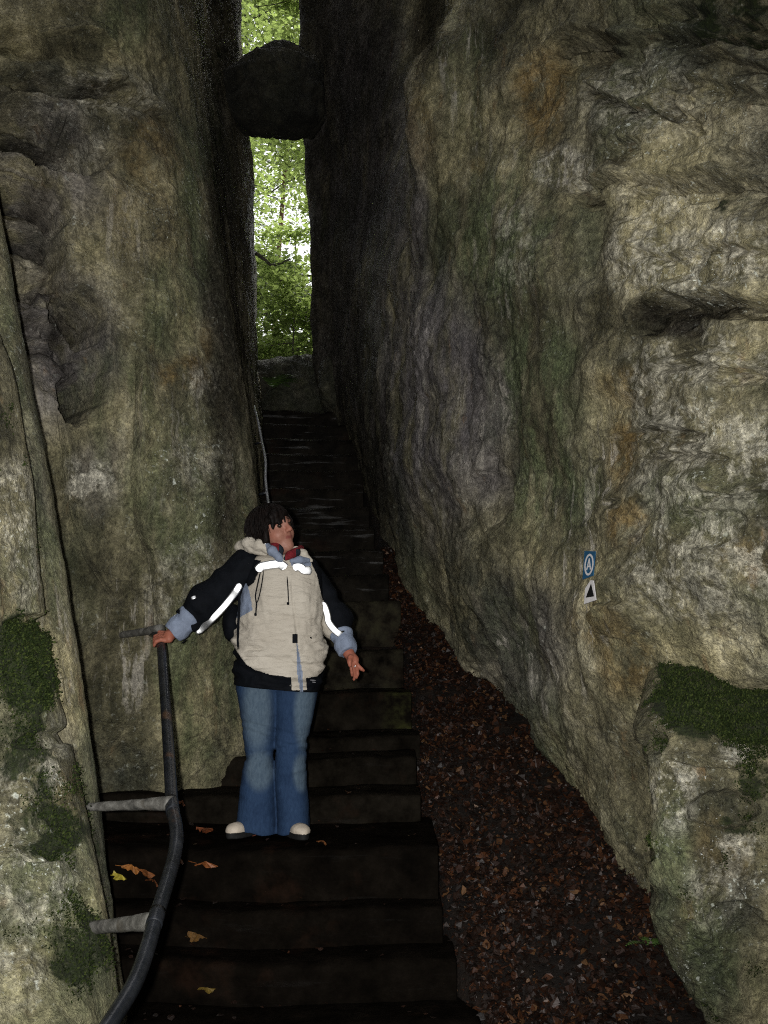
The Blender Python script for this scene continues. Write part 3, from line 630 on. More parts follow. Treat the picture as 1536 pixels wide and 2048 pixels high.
fb = rock(up(578, 830, 11.7), (0.72, 0.5, 0.58), 9.0, "dark rounded boulder at the head of the stairs under the tall gap", attrs={'dark': .5, 'green': .6, 'moss': .15})
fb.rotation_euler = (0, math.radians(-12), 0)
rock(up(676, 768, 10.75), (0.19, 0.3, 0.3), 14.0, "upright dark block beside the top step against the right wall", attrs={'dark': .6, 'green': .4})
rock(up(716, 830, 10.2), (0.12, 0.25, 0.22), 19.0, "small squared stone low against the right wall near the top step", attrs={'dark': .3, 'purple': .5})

# ------------------------------------------------------------------ litter, leaves, plants
def leaf_mesh(n, rs, kind='beech'):
    pass
rs = np.random.RandomState(11)
def scatter_quads(P, size, rs, flat=0.35, curl=0.3):
    n = len(P)
    a = rs.uniform(0, 2 * np.pi, n); t = rs.normal(0, flat, (n, 2))
    nx = np.stack([np.cos(a), np.sin(a), t[:, 0]], -1); ny = np.stack([-np.sin(a), np.cos(a), t[:, 1]], -1)
    nx /= np.linalg.norm(nx, axis=1)[:, None]; ny /= np.linalg.norm(ny, axis=1)[:, None]
    s = np.asarray(size)[:, None]; z = np.cross(nx, ny)
    c = rs.uniform(-curl, curl, n)[:, None] * s
    w = rs.uniform(0.28, 0.45, n)[:, None] * s
    tip = P + nx * s * 0.55 + z * c; tail = P - nx * s * 0.5 + z * c * 0.6
    l1 = P + ny * w + nx * s * 0.1 + z * c * 0.3; r1 = P - ny * w + nx * s * 0.1 + z * c * 0.3
    l2 = P + ny * w * 0.8 - nx * s * 0.25; r2 = P - ny * w * 0.8 - nx * s * 0.25
    V = np.stack([tail, r2, r1, tip, l1, l2], 1).reshape(-1, 3)
    b = np.arange(n)[:, None] * 6
    F = np.concatenate([b + np.array([[0, 1, 2, 5]]), b + np.array([[5, 2, 3, 4]])], 1).reshape(-1, 4)
    return V, F
N_L = 26000
Y = rs.uniform(3.9, 8.2, N_L * 2); 
stair_r = np.interp(Y, [3.5, 4.2, 4.6, 5.2, 5.8, 6.4, 7.3, 8.5, 10.8], [0.42, 0.36, 0.24, 0.205, 0.19, 0.17, 0.085, -0.12, -0.36])
wall_r = np.interp(Y, [3.9, 4.25, 4.7, 5.45, 6.4, 7.6, 8.2], [1.5, 1.35, 1.22, 1.02, 0.75, 0.28, 0.1])
X = stair_r + 0.0 + rs.uniform(0, 1, len(Y)) * (wall_r - stair_r + 0.05)
keep = perlin(np.stack([X * 3, Y * 3, 0 * X], -1)) + rs.uniform(-.6, .6, len(X)) > -0.15
X, Y = X[keep][:N_L], Y[keep][:N_L]
Z = ground_z(X, Y) + rs.uniform(0.004, 0.03, len(X))
V, F = scatter_quads(np.stack([X, Y, Z], -1), 0.014 + 0.04 * rs.uniform(0, 1, len(X)) ** 2.2, rs, 0.6, 0.6)
m = N("leaf_litter")
ri = m.n('ShaderNodeObjectInfo')
lf = m.noise(9, 3, 0.5)
geo = m.n('ShaderNodeNewGeometry')
c = m.ramp(geo.outputs['Random Per Island'], [(0.0, (0.003, 0.0017, 0.0011)), (0.5, (0.009, 0.0038, 0.0020)), (0.80, (0.022, 0.0078, 0.0034)), (0.93, (0.055, 0.019, 0.0065)), (1.0, (0.10, 0.052, 0.022))])
c = m.mix(m.rng(m.noise(40, 4), 0.4, 0.7, 0, 0.5), c, (0.015, 0.008, 0.005))
m.bump(m.noise(120, 3), 0.3, 0.004)
LITTER = m.set(Base_Color=c, Roughness=0.5, Specular_IOR_Level=0.3)
o = mesh_obj("leaf_litter", V, F, LITTER, smooth=False); tag(o, "wet brown leaf litter filling the channel beside the steps", kind='stuff')
# thin leaf scraps on the steps
sx, sy, sz = [], [], []
for k, (y0, z) in enumerate(STEPS[:11]):
    y1 = STEPS[k + 1][0]
    q = 26
    sx += list(rs.uniform(-1.5, 0.2, q)); sy += list(rs.uniform(y0 + .02, y1, q)); sz += [z + 0.004] * q
V, F = scatter_quads(np.stack([sx, sy, sz], -1), rs.uniform(0.01, 0.035, len(sx)), rs, 0.25, 0.2)
o = mesh_obj("leaf_scraps", V, F, LITTER, smooth=False); tag(o, "small dark leaf scraps strewn over the wet steps", kind='stuff')

def step_z(y):
    z = -0.1
    for y0, zz in STEPS:
        if y >= y0: z = zz
    return z
def lobed_leaf(px_, py_, size, colr, label, seed, tilt=0.35, rot=0.0):
    # find the tread under that place
    best = None
    for d in np.arange(3.6, 7.5, 0.004):
        p = up(px_, py_, d)
        if p[2] <= step_z(d) + 0.012: best = p; break
    r_ = np.random.RandomState(seed)
    K = 30; pts = [(0, 0, 0.01)]
    for k in range(K):
        a = 2 * math.pi * k / K
        rad = size * (0.34 + 0.16 * abs(math.cos(2.5 * a)) ** 0.7 + 0.05 * r_.uniform(-1, 1))
        pts.append((rad * math.cos(a), 0.85 * rad * math.sin(a), size * (0.10 * math.sin(2 * a + seed) + 0.08 * r_.uniform(-1, 1))))
    F = [(0, 1 + k, 1 + (k + 1) % K) for k in range(K)]
    V = list(pts)
    # stalk
    b = len(V); s0 = size * 0.35
    V += [(-s0, -0.002, 0), (-s0, 0.002, 0), (-s0 * 2, 0.003, size * .1), (-s0 * 2, -0.001, size * .1)]; F.append((b, b + 1, b + 2, b + 3))
    mm = N("autumn_leaf")
    f = mm.noise(60, 5, 0.65)
    cc = mm.ramp(f, [(0.3, tuple(x * 0.35 for x in colr)), (0.6, colr), (0.8, tuple(min(1, x * 1.3) for x in colr))])
    mm.bump(mm.noise(90, 3), 0.3, 0.003)
    o = mesh_obj("fallen_leaf", V, F, mm.set(Base_Color=cc, Roughness=0.45, Specular_IOR_Level=0.35), smooth=False)
    o.location = best + vec(0, 0, 0.018 * 1); o.rotation_euler = (tilt, 0.1 * r_.uniform(-1, 1), rot)
    return tag(o, label, "leaf", "fallen leaves on the steps")
OR = (0.24, 0.085, 0.022)
lobed_leaf(266, 1738, 0.11, (0.26, 0.10, 0.022), "crumpled orange leaf lying highest in the pile left of the handrail", 1, 0.5, .3)
lobed_leaf(292, 1752, 0.10, (0.17, 0.06, 0.018), "rusty brown leaf in the pile beside the handrail", 2, 0.4, 1.2)
lobed_leaf(306, 1772, 0.08, (0.15, 0.05, 0.016), "small dull red leaf lowest in the pile beside the handrail", 3, 0.4, 2.0)
lobed_leaf(240, 1759, 0.075, (0.32, 0.26, 0.03), "bright yellow leaf left of the handrail", 4, 0.7, .8)
lobed_leaf(411, 1735, 0.11, (0.20, 0.065, 0.018), "large orange leaf right of the handrail below the woman's feet", 5, 0.35, .1)
lobed_leaf(364, 1612, 0.07, (0.16, 0.05, 0.016), "small orange leaf beside the upper handrail bracket", 6, 0.5, .4)
lobed_leaf(408, 1668, 0.09, (0.13, 0.038, 0.014), "reddish leaf left of the woman's shoe", 7, 0.35, 2.4)
lobed_leaf(360, 1730, 0.06, (0.13, 0.05, 0.016), "small brown leaf touching the bend of the handrail", 8, 0.4, 1.4)
lobed_leaf(644, 1693, 0.055, (0.17, 0.065, 0.022), "small tan leaf below the woman's left shoe", 9, 0.4, 1.9)
lobed_leaf(395, 1880, 0.10, (0.11, 0.055, 0.014), "olive brown leaf on the dark step right of the lower bracket", 10, 0.35, .9)
lobed_leaf(412, 1990, 0.08, (0.15, 0.10, 0.02), "yellowish leaf lowest on the steps near the bottom edge", 12, 0.3, 2.9)

def tube(pts, rad, seg=10, caps=True):
    pts = np.array(pts, float); n = len(pts)
    rad = np.full(n, rad) if np.isscalar(rad) else np.array(rad)
    T = np.gradient(pts, axis=0); T /= np.linalg.norm(T, axis=1)[:, None]
    ref = vec(0, 0, 1) if abs(T[0, 2]) < 0.9 else vec(1, 0, 0)
    V = []
    for i in range(n):
        a = np.cross(T[i], ref); a /= np.linalg.norm(a); b = np.cross(T[i], a); ref = np.cross(a, T[i])
        for k in range(seg):
            t = 2 * math.pi * k / seg
            V.append(pts[i] + rad[i] * (a * math.cos(t) + b * math.sin(t)))
    F = []
    for i in range(n - 1):
        for k in range(seg):
            k2 = (k + 1) % seg
            F.append((i * seg + k, i * seg + k2, (i + 1) * seg + k2, (i + 1) * seg + k))
    if caps: F.append(tuple(range(seg))[::-1]); F.append(tuple((n - 1) * seg + k for k in range(seg)))
    return V, F
def join(parts):
    V, F = [], []
    for v, f in parts:
        b = len(V); V += [tuple(x) for x in v]; F += [tuple(i + b for i in q) for q in f]
    return V, F
def smooth_path(P, k=8):
    P = np.array(P, float)
    return cat(P[:, None, :], dens([k] * (len(P) - 1)))[:, 0, :]

# little fern by the boulder, ferns in the opening
def fern(base, nf, L, seed, label, group=None):
    r_ = np.random.RandomState(seed); V, F = [], []
    for k in range(nf):
        a = r_.uniform(0, 6.28); out = vec(math.cos(a), math.sin(a), 0); l = L * r_.uniform(.7, 1.1)
        pts = [np.array([0, 0, 0]) + out * l * t + vec(0, 0, 1) * l * (0.9 * t - 0.75 * t * t) for t in np.linspace(0, 1, 14)]
        side = np.cross(out, vec(0, 0, 1))
        for i in range(1, 13):
            w = l * 0.22 * math.sin(math.pi * (0.12 + 0.88 * i / 13))
            for sgn in (-1, 1):
                b = len(V); p = pts[i]; q = pts[i + 1] if i < 13 else pts[i]
                e = p + sgn * side * w + (q - p) * 0.8 + vec(0, 0, -0.1 * w)
                V += [p, p + (q - p) * 0.85, e, e - (q - p) * 0.25]; F.append((b, b + 1, b + 2, b + 3))
    mm = N("fern_green"); f = mm.noise(20)
    o = mesh_obj("fern", V, F, mm.set(Base_Color=mm.ramp(f, [(.3, (.03, .06, .012)), (.7, (.07, .13, .025))]), Roughness=.5), smooth=False)
    o.location = base; return tag(o, label, "fern", group)
fern(vec(1.10, 4.5, ground_z(np.array([1.10]), np.array([4.5]))[0] + .01), 5, 0.12, 3, "tiny green fern at the foot of the mossy boulder")
fern(up(545, 775, 10.95) , 9, 0.34, 4, "dim green fern on the dark boulder under the tall gap")

# handrail ------------------------------------------------------------------------------------------------------------
m = N("painted_pipe")
f = m.noise(14, 6, 0.65)
c = m.ramp(f, [(0.35, (0.004, 0.005, 0.0065)), (0.6, (0.011, 0.0125, 0.016)), (0.8, (0.026, 0.027, 0.028))])
c = m.mix(m.rng(m.noise(3.0, 4), 0.62, 0.7, 0, 0.8), c, (0.06, 0.032, 0.018))
m.bump(m.noise(60, 4), 0.25, 0.004)
PIPE = m.set(Base_Color=c, Roughness=0.34, Specular_IOR_Level=0.45)
m = N("galvanised_bracket")
f = m.noise(24, 7, 0.7)
c = m.ramp(f, [(0.3, (0.022, 0.022, 0.020)), (0.5, (0.075, 0.072, 0.064)), (0.72, (0.17, 0.165, 0.15))])
c = m.mix(m.rng(m.noise(7, 4), 0.6, 0.7, 0, 0.7), c, (0.05, 0.042, 0.03))
m.bump(f, 0.5, 0.01)
BRACK = m.set(Base_Color=c, Roughness=0.6, Specular_IOR_Level=0.4)
rail = empty("handrail", up(345, 1606, 3.75)); RO = np.array(rail.location)
tag(rail, "thick dark pipe handrail bending down the left rock, gripped by the woman", "handrail")
JT = [up(300, 1262, 5.25), up(320, 1280, 5.02), up(327, 1350, 4.72), up(334, 1450, 4.33), up(341, 1560, 3.92), up(344, 1612, 3.74), up(353, 1662, 3.6), up(349, 1710, 3.48), up(331, 1775, 3.3), up(311, 1838, 3.15), up(297, 1890, 3.04), up(272, 1960, 2.9), up(236, 2022, 2.8), up(190, 2090, 2.7)]
path = smooth_path(JT, 8)
V, F = tube(path - RO, 0.0225, 18); mesh_obj("rail", V, F, PIPE, rail)
for (p0, p1, r0, r1) in [(up(322, 1258, 5.08), up(215, 1274, 5.5), .020, .016), (up(344, 1606, 3.745), up(140, 1616, 4.02), .0215, .0145), (up(311, 1842, 3.15), up(140, 1860, 3.5), .024, .018)]:
    ts = np.linspace(0, 1, 26)[:, None]
    pts = p0 + (p1 - p0) * ts
    rr = r0 + (r1 - r0) * ts[:, 0] + 0.0008 * np.sin(ts[:, 0] * 23) + np.where((ts[:, 0] < 0.22), .003, 0)
    V, F = tube(pts - RO, rr, 14)
    b = mesh_obj("bracket", V, F, BRACK, rail)
    # clamp collar round the rail
    i = int(np.argmin(np.linalg.norm(path - p0, axis=1))); i = min(max(i, 3), len(path) - 4)
    V, F = tube(path[i - 2:i + 3] - RO, 0.0243, 18); mesh_obj("collar", V, F, PIPE, b).parent = b
# further handrail on the upper stairs, its highlight made as a thin bright pipe
m = N("steel_highlight"); m.bump(m.noise(30), .1, .002); STEEL = m.set(Base_Color=m.ramp(m.noise(9), [(.3, (.30, .31, .33)), (.7, (.5, .5, .52))]), Roughness=.38, Metallic=.6)
hr2 = empty("handrail", up(531, 930, 7.3)); RO = np.array(hr2.location)
tag(hr2, "handrail along the left wall of the upper stairs, made as its thin pale glint", "handrail")
pp = smooth_path([up(508, 812, 8.5), up(515, 837, 8.1), up(523, 878, 7.8), up(531, 920, 7.4), up(531, 956, 7.15), up(535, 994, 6.9), up(541, 1030, 6.6)], 8)
V, F = tube(pp - RO, 0.0095, 10); mesh_obj("rail", V, F, STEEL, hr2)
for (a, b) in [(up(524, 884, 7.75), up(505, 889, 7.8)), (up(534, 985, 6.95), up(512, 990, 7.0))]:
    V, F = tube([a - RO, (a + b) / 2 - RO, b - RO], 0.008, 8); mesh_obj("bracket", V, F, PIPE, hr2)

# trail signs ------------------------------------------------------------------------------------------------------------
def hit_grid(A, x, y):
    P = A.reshape(-1, 3); qx, qy = proj(P)
    ok = (P[:, 1] > 3) & (P[:, 1] < 6.4)
    d2 = (qx - x) ** 2 + (qy - y) ** 2 + np.where(ok, 0, 1e9)
    idx = np.argsort(d2)[:12]; return P[idx].mean(0)
def sign_frame(x, y):
    p = hit_grid(RIGHT, x, y); q = hit_grid(RIGHT, x, y + 40); r = hit_grid(RIGHT, x + 60, y)
    q0 = hit_grid(RIGHT, x, y - 40)
    return p
SN = vec(-math.sin(math.radians(72)), -math.cos(math.radians(72)), 0.10); SN /= np.linalg.norm(SN)      # outward from the wall
SX = np.cross(vec(0, 0, 1), SN); SX /= np.linalg.norm(SX)                                                # to the right along the wall, towards the viewer
if SX[1] > 0: SX = -SX
SZ = np.cross(SN, SX); SZ = SZ if SZ[2] > 0 else -SZ
def plate(poly, th, off_=0.0):
    poly = np.array(poly); n_ = len(poly)
    f = [SX * u + SZ * v + SN * (off_ + th) for u, v in poly]; b = [SX * u + SZ * v + SN * off_ for u, v in poly]
    return f + b, [tuple(range(n_)), tuple(range(2 * n_ - 1, n_ - 1, -1))] + [(i, i + n_, (i + 1) % n_ + n_, (i + 1) % n_) for i in range(n_)]
def stroke(a, b, w, off_):
    a = np.array(a); b = np.array(b); t = (b - a) / np.linalg.norm(b - a); q = vec(-t[1], t[0]) * w / 2
    return plate([a - q, b - q, b + q, a + q], 0.0008, off_)
def rectify(V, F):
    import bmesh
    me = bpy.data.meshes.new("tmp"); me.from_pydata([tuple(v) for v in V], [], F)
    bm = bmesh.new(); bm.from_mesh(me); bmesh.ops.recalc_face_normals(bm, faces=bm.faces)
    V2 = [v.co[:] for v in bm.verts]; F2 = [[v.index for v in f.verts] for f in bm.faces]; bm.free(); bpy.data.meshes.remove(me); return V2, F2
BLUE = plain("blue_enamel", (0.018, 0.075, 0.15), .4, .4, var=.2, sc=30, bump=.05)
WHITE = plain("white_enamel", (0.55, 0.53, 0.53), .45, .4, var=.1, sc=30, bump=.05)
BLACK = plain("black_enamel", (0.008, 0.008, 0.008), .5, .3, var=.2, sc=30, bump=.05)
SIGN_D = None
def place_sign(x, y, lift=0.03):
    p = hit_grid(RIGHT, x, y)
    v = EYE - p; v /= np.linalg.norm(v)
    return p + SN * lift
s1 = empty("trail_sign", place_sign(1191, 1131)); tag(s1, "blue trail sign with a white ringed letter A fixed to the right rock", "sign")
V, F = rectify(*plate([(-.052, -.066), (.045, -.052), (.050, .058), (-.052, .066)], .003)); mesh_obj("panel", V, F, BLUE, s1, smooth=False)
ring = []
K = 28
for i in range(K):
    a0, a1 = 2 * math.pi * i / K, 2 * math.pi * (i + 1) / K
    ring.append(plate([(.041 * math.cos(a0), .050 * math.sin(a0)), (.041 * math.cos(a1), .050 * math.sin(a1)), (.031 * math.cos(a1), .040 * math.sin(a1)), (.031 * math.cos(a0), .040 * math.sin(a0))], .0008, .0032))
V, F = rectify(*join(ring)); mesh_obj("ring", V, F, WHITE, s1, smooth=False)
V, F = rectify(*join([stroke((-.018, -.024), (0, .028), .008, .0032), stroke((.018, -.024), (0, .028), .008, .0036), stroke((-.012, -.008), (.012, -.008), .007, .0040)])); mesh_obj("letter", V, F, WHITE, s1, smooth=False)
s2 = empty("trail_sign", place_sign(1194, 1187)); tag(s2, "white trail marker with a black triangle just below the blue sign", "sign")
V, F = rectify(*plate([(-.050, -.050), (.054, -.034), (.020, .052), (-.004, .055), (-.050, .020)], .003)); mesh_obj("panel", V, F, WHITE, s2, smooth=False)
V, F = rectify(*plate([(-.036, -.022), (.036, -.018), (.002, .040)], .0008, .0032)); mesh_obj("triangle", V, F, BLACK, s2, smooth=False)
#PERSON-BEGIN
# ------------------------------------------------------------------ the woman: smooth implicit surfaces, meshed with surface nets
PD = 5.08
def Q(px_, py_, d=PD): return up(px_, py_, d)
def length(a): return np.sqrt((a * a).sum(-1))
def smin(a, b, k):
    h = np.clip(0.5 + 0.5 * (b - a) / k, 0, 1); return b + (a - b) * h - k * h * (1 - h)
def smax(a, b, k): return -smin(-a, -b, k)
def caps(p, a, b, ra, rb):
    a = np.asarray(a, float); b = np.asarray(b, float); ab = b - a
    h = np.clip(((p - a) @ ab) / (ab @ ab), 0, 1)
    return length(p - a - h[:, None] * ab) - (ra + (rb - ra) * h)
def ell(p, c, r, R=None):
    q = p - np.asarray(c)
    if R is not None: q = q @ R            # columns of R are the local axes
    r = np.asarray(r); k0 = length(q / r); k1 = length(q / (r * r)) + 1e-9
    return k0 * (k0 - 1) / k1
def chain(p, pts, rads, k=0.02):
    d = None
    for i in range(len(pts) - 1):
        c = caps(p, pts[i], pts[i + 1], rads[i], rads[i + 1])
        d = c if d is None else smin(d, c, k)
    return d
def nets(f, lo, hi, vox):
    lo = np.array(lo, float); hi = np.array(hi, float)
    nb = np.ceil((hi - lo) / (vox * 8)).astype(int); n = nb * 8 + 1
    # coarse pass: only blocks near the surface are evaluated finely
    cc = np.stack(np.meshgrid(*[lo[i] + vox * (np.arange(nb[i]) * 8 + 4) for i in range(3)], indexing='ij'), -1).reshape(-1, 3)
    dc = f(cc); act = np.abs(dc) < vox * 8 * 1.45 + 0.012
    Vf = np.full(n, 1.0, np.float32)
    dcg = dc.reshape(nb)
    for i, j, k in np.argwhere(dcg < 0): Vf[i * 8:i * 8 + 9, j * 8:j * 8 + 9, k * 8:k * 8 + 9] = -1.0
    ab = np.argwhere(act.reshape(nb)); l = np.arange(9)
    off_ = np.stack(np.meshgrid(l, l, l, indexing='ij'), -1).reshape(-1, 3)
    idx = (ab[:, None, :] * 8 + off_[None]).reshape(-1, 3)
    key = np.unique((idx[:, 0] * n[1] + idx[:, 1]) * n[2] + idx[:, 2])
    ii = np.stack([key // (n[1] * n[2]), (key // n[2]) % n[1], key % n[2]], -1)
    Vf[ii[:, 0], ii[:, 1], ii[:, 2]] = f(lo + ii * vox)
    neg = Vf < 0
    cnt = np.zeros(n - 1, np.int32)
    for a in (0, 1):
        for b in (0, 1):
            for c in (0, 1): cnt += neg[a:n[0] - 1 + a, b:n[1] - 1 + b, c:n[2] - 1 + c]
    actc = (cnt > 0) & (cnt < 8); cells = np.argwhere(actc)
    vid = np.full(n - 1, -1, np.int64); vid[actc] = np.arange(len(cells))
    acc = np.zeros((len(cells), 3)); num = np.zeros(len(cells))
    cor = [(a, b, c) for a in (0, 1) for b in (0, 1) for c in (0, 1)]
    for u in cor:
        for ax in range(3):
            if u[ax]: continue
            w = list(u); w[ax] = 1
            v0 = Vf[cells[:, 0] + u[0], cells[:, 1] + u[1], cells[:, 2] + u[2]]; v1 = Vf[cells[:, 0] + w[0], cells[:, 1] + w[1], cells[:, 2] + w[2]]
            s = (v0 < 0) != (v1 < 0)
            t = np.where(s, v0 / np.where(s, v0 - v1, 1), 0)
            pnt = np.array(u, float)[None] + t[:, None] * (np.array(w, float) - np.array(u, float))[None]
            acc[s] += pnt[s]; num += s
    V = lo + (cells + acc / np.maximum(num, 1)[:, None]) * vox
    Fs = []
    for ax in range(3):
        o1, o2 = (ax + 1) % 3, (ax + 2) % 3
        s0 = [slice(None)] * 3; s1 = [slice(None)] * 3; s0[ax] = slice(0, -1); s1[ax] = slice(1, None)
        e = np.argwhere(neg[tuple(s0)] != neg[tuple(s1)])
        e = e[(e[:, o1] > 0) & (e[:, o2] > 0) & (e[:, o1] < n[o1] - 1) & (e[:, o2] < n[o2] - 1)]
        sg = neg[e[:, 0], e[:, 1], e[:, 2]]
        c = []
        for a, b in ((1, 1), (0, 1), (0, 0), (1, 0)):
            q = e.copy(); q[:, o1] -= a; q[:, o2] -= b; c.append(vid[q[:, 0], q[:, 1], q[:, 2]])
        q = np.stack(c, -1); q[~sg] = q[~sg][:, ::-1]; q = q[(q >= 0).all(1)]; Fs.append(q)
    return V, np.concatenate(Fs)
def fcent(V, F): return V[F].mean(1)
def loft(p, rows, nexp=2.3):
    """rows: py, x left, x right, half depth, centre depth offset -- cross-sections of a garment"""
    R = np.array(rows, float)
    zs = Q(540, R[:, 0])[:, 2]; o = np.argsort(zs)
    xl = Q(R[:, 1], R[:, 0])[:, 0]; xr = Q(R[:, 2], R[:, 0])[:, 0]
    z = p[:, 2]
    L = np.interp(z, zs[o], xl[o]); Rr = np.interp(z, zs[o], xr[o]); b = np.interp(z, zs[o], R[o, 3]); y0 = PD + np.interp(z, zs[o], R[o, 4])
    a = (Rr - L) / 2; cx = (L + Rr) / 2
    k = (np.abs((p[:, 0] - cx) / a) ** nexp + np.abs((p[:, 1] - y0) / b) ** nexp) ** (1 / nexp)
    return (k - 1) * np.minimum(a, b)
zpx = lambda py_: float(Q(540, py_)[2])
# ---- joints
shR, elR, wrR = Q(494, 1136, 5.10), Q(412, 1206, 5.06), Q(346, 1266, 5.02)
shL, elL, wrL = Q(622, 1150, 5.12), Q(672, 1240, 5.14), Q(697, 1306, 5.04)
HC = Q(547, 1061, 5.05)
yaw = math.radians(49); pit = math.radians(9); roll = math.radians(3)
fd = vec(math.sin(yaw) * math.cos(pit), -math.cos(yaw) * math.cos(pit), math.sin(pit))
sdv = np.cross(vec(0, 0, 1), fd) * -1; sdv /= np.linalg.norm(sdv)        # her right side
ud = np.cross(sdv, fd); ud = ud if ud[2] > 0 else -ud
roll = math.radians(12)
sdv, ud = sdv * math.cos(roll) - ud * math.sin(roll), ud * math.cos(roll) + sdv * math.sin(roll)
HR = np.stack([fd, sdv, ud], 1)
def hl(f, s, u): return HC + HR @ vec(f, s, u)
def head(p):
    q = (p - HC) @ HR
    d = ell(q, (-0.004, 0, 0.022), (0.094, 0.074, 0.090))
    d = smin(d, ell(q, (0.030, 0, -0.045), (0.058, 0.058, 0.064)), 0.03)
    for s in (-1, 1):
        d = smin(d, ell(q, (0.048, 0.036 * s, -0.030), (0.036, 0.030, 0.034)), 0.02)
        d = smin(d, caps(q, vec(0.076, 0.040 * s, 0.030), vec(0.088, 0.010 * s, 0.027), .009, .010), 0.018)
        d = smax(d, -(length(q - vec(0.100, 0.031 * s, 0.011)) - 0.017), 0.012)
        d = smin(d, ell(q, (-0.012, 0.076 * s, -0.002), (0.018, 0.008, 0.03)), 0.008)
    d = smin(d, ell(q, (0.070, 0, -0.088), (0.022, 0.024, 0.020)), 0.022)
    d = smin(d, ell(q, (0.035, 0, -0.098), (0.045, 0.042, 0.024)), 0.03)
    d = smin(d, caps(q, vec(0.086, 0, 0.020), vec(0.109, 0, -0.016), .008, .0125), 0.014)
    for s in (-1, 1): d = smin(d, length(q - vec(0.098, 0.011 * s, -0.021)) - 0.0085, 0.007)
    d = smin(d, ell(q, (0.079, 0, -0.048), (0.012, 0.022, 0.020)), 0.014)
    d = smin(d, ell(q, (0.0885, 0, -0.0455), (0.006, 0.019, 0.0048)), 0.005)
    d = smin(d, ell(q, (0.0865, 0, -0.0575), (0.007, 0.016, 0.0055)), 0.005)
    d = smax(d, -caps(q, vec(0.0955, -0.018, -0.0515), vec(0.0955, 0.018, -0.0515), .0035, .0035), 0.003)
    return d
# hands
PR = np.array(JT); iH = Q(322, 1284, 4.97)
ax = PR[2] - PR[1]; ax /= np.linalg.norm(ax)
e2 = np.cross(ax, vec(0, 1, 0)); e2 /= np.linalg.norm(e2)
if e2[0] < 0: e2 = -e2                                   # to the picture's right
e1 = np.cross(ax, e2); e1 = e1 if e1[1] < 0 else -e1     # towards the viewer
RC = smooth_path(PR, 8)
def railpt(x): return RC[np.argmin(np.abs(proj(RC)[1] - x) + np.where(RC[:, 1] < 4.0, 1e3, 0))]
rp = railpt(1283)
FR = []
for i, (o_, l_) in enumerate([(-0.027, .92), (-0.008, 1.0), (0.011, .97), (0.029, .82)]):
    c0 = rp + ax * o_
    R_ = 0.0225 + 0.0095
    FR.append([c0 + R_ * (e2 * math.cos(t) + e1 * math.sin(t)) for t in np.radians(np.array([18, 66, 118, 165]) * l_ + 2 * i)])
def hand_r(p):
    pal = rp + e2 * 0.050 + e1 * 0.012
    d = caps(p, wrR, pal, .026, .026)
    d = smin(d, caps(p, rp - ax * .022 + e2 * .047 + e1 * .008, rp + ax * .026 + e2 * .047 + e1 * .008, .017, .017), .02)
    for ch in FR: d = smin(d, chain(p, ch, [.0105, .010, .0092, .0078], .004), .006)
    th = [pal - ax * .02, rp - ax * .042 + e2 * .036 + e1 * .012, rp - ax * .050 + e2 * .012 + e1 * .030]
    return smin(d, chain(p, th, [.015, .0115, .0095], .006), .010)
pL = Q(706, 1319, 5.01)
FL = [([Q(711, 1324, 5.0), Q(716, 1331, 4.985), Q(723, 1338, 4.98), Q(727, 1341, 4.985)], [.0098, .0092, .0084, .0070]),
      ([Q(709, 1327, 5.005), Q(714, 1337, 4.99), Q(715, 1348, 4.995), Q(713, 1355, 5.0)], [.010, .0094, .0086, .0072]),
      ([Q(705, 1328, 5.01), Q(709, 1340, 5.0), Q(710, 1351, 5.005), Q(708, 1359, 5.012)], [.0098, .0092, .0084, .0070]),
      ([Q(702, 1327, 5.03), Q(703, 1338, 5.03), Q(704, 1346, 5.035), Q(704, 1351, 5.04)], [.0090, .0082, .0075, .0063])]
TL = ([Q(701, 1315, 4.99), Q(699, 1324, 4.97), Q(700, 1331, 4.965)], [.014, .0105, .0085])
def hand_l(p):
    d = caps(p, wrL, pL, .025, .024)
    d = smin(d, ell(p, Q(706, 1322, 5.01), (.026, .018, .026)), .015)
    for c_, r_ in FL: d = smin(d, chain(p, c_, r_, .004), .005)
    return smin(d, chain(p, *TL, .006), .009)
hipR, hipL = Q(518, 1385, 5.10), Q(590, 1390, 5.10)
def body(p):
    d = head(p)
    d = smin(d, caps(p, hl(-.018, 0, -.05), Q(558, 1122, 5.12), .056, .062), .02)
    d = smin(d, caps(p, Q(556, 1135, 5.13), Q(556, 1350, 5.13), .09, .11), .03)
    for a, b, c in ((shR, elR, wrR), (shL, elL, wrL)):
        d = smin(d, chain(p, [Q(556, 1135, 5.12), a, b, c], [.06, .05, .038, .025], .02), .02)
    d = smin(d, hand_r(p), .012); d = smin(d, hand_l(p), .012)
    for h_, k_, f_ in ((hipR, Q(519, 1510, 5.08), Q(505, 1655, 5.10)), (hipL, Q(586, 1515, 5.08), Q(588, 1655, 5.10))):
        d = smin(d, chain(p, [h_, k_, f_], [.075, .05, .04], .03), .03)
    return d
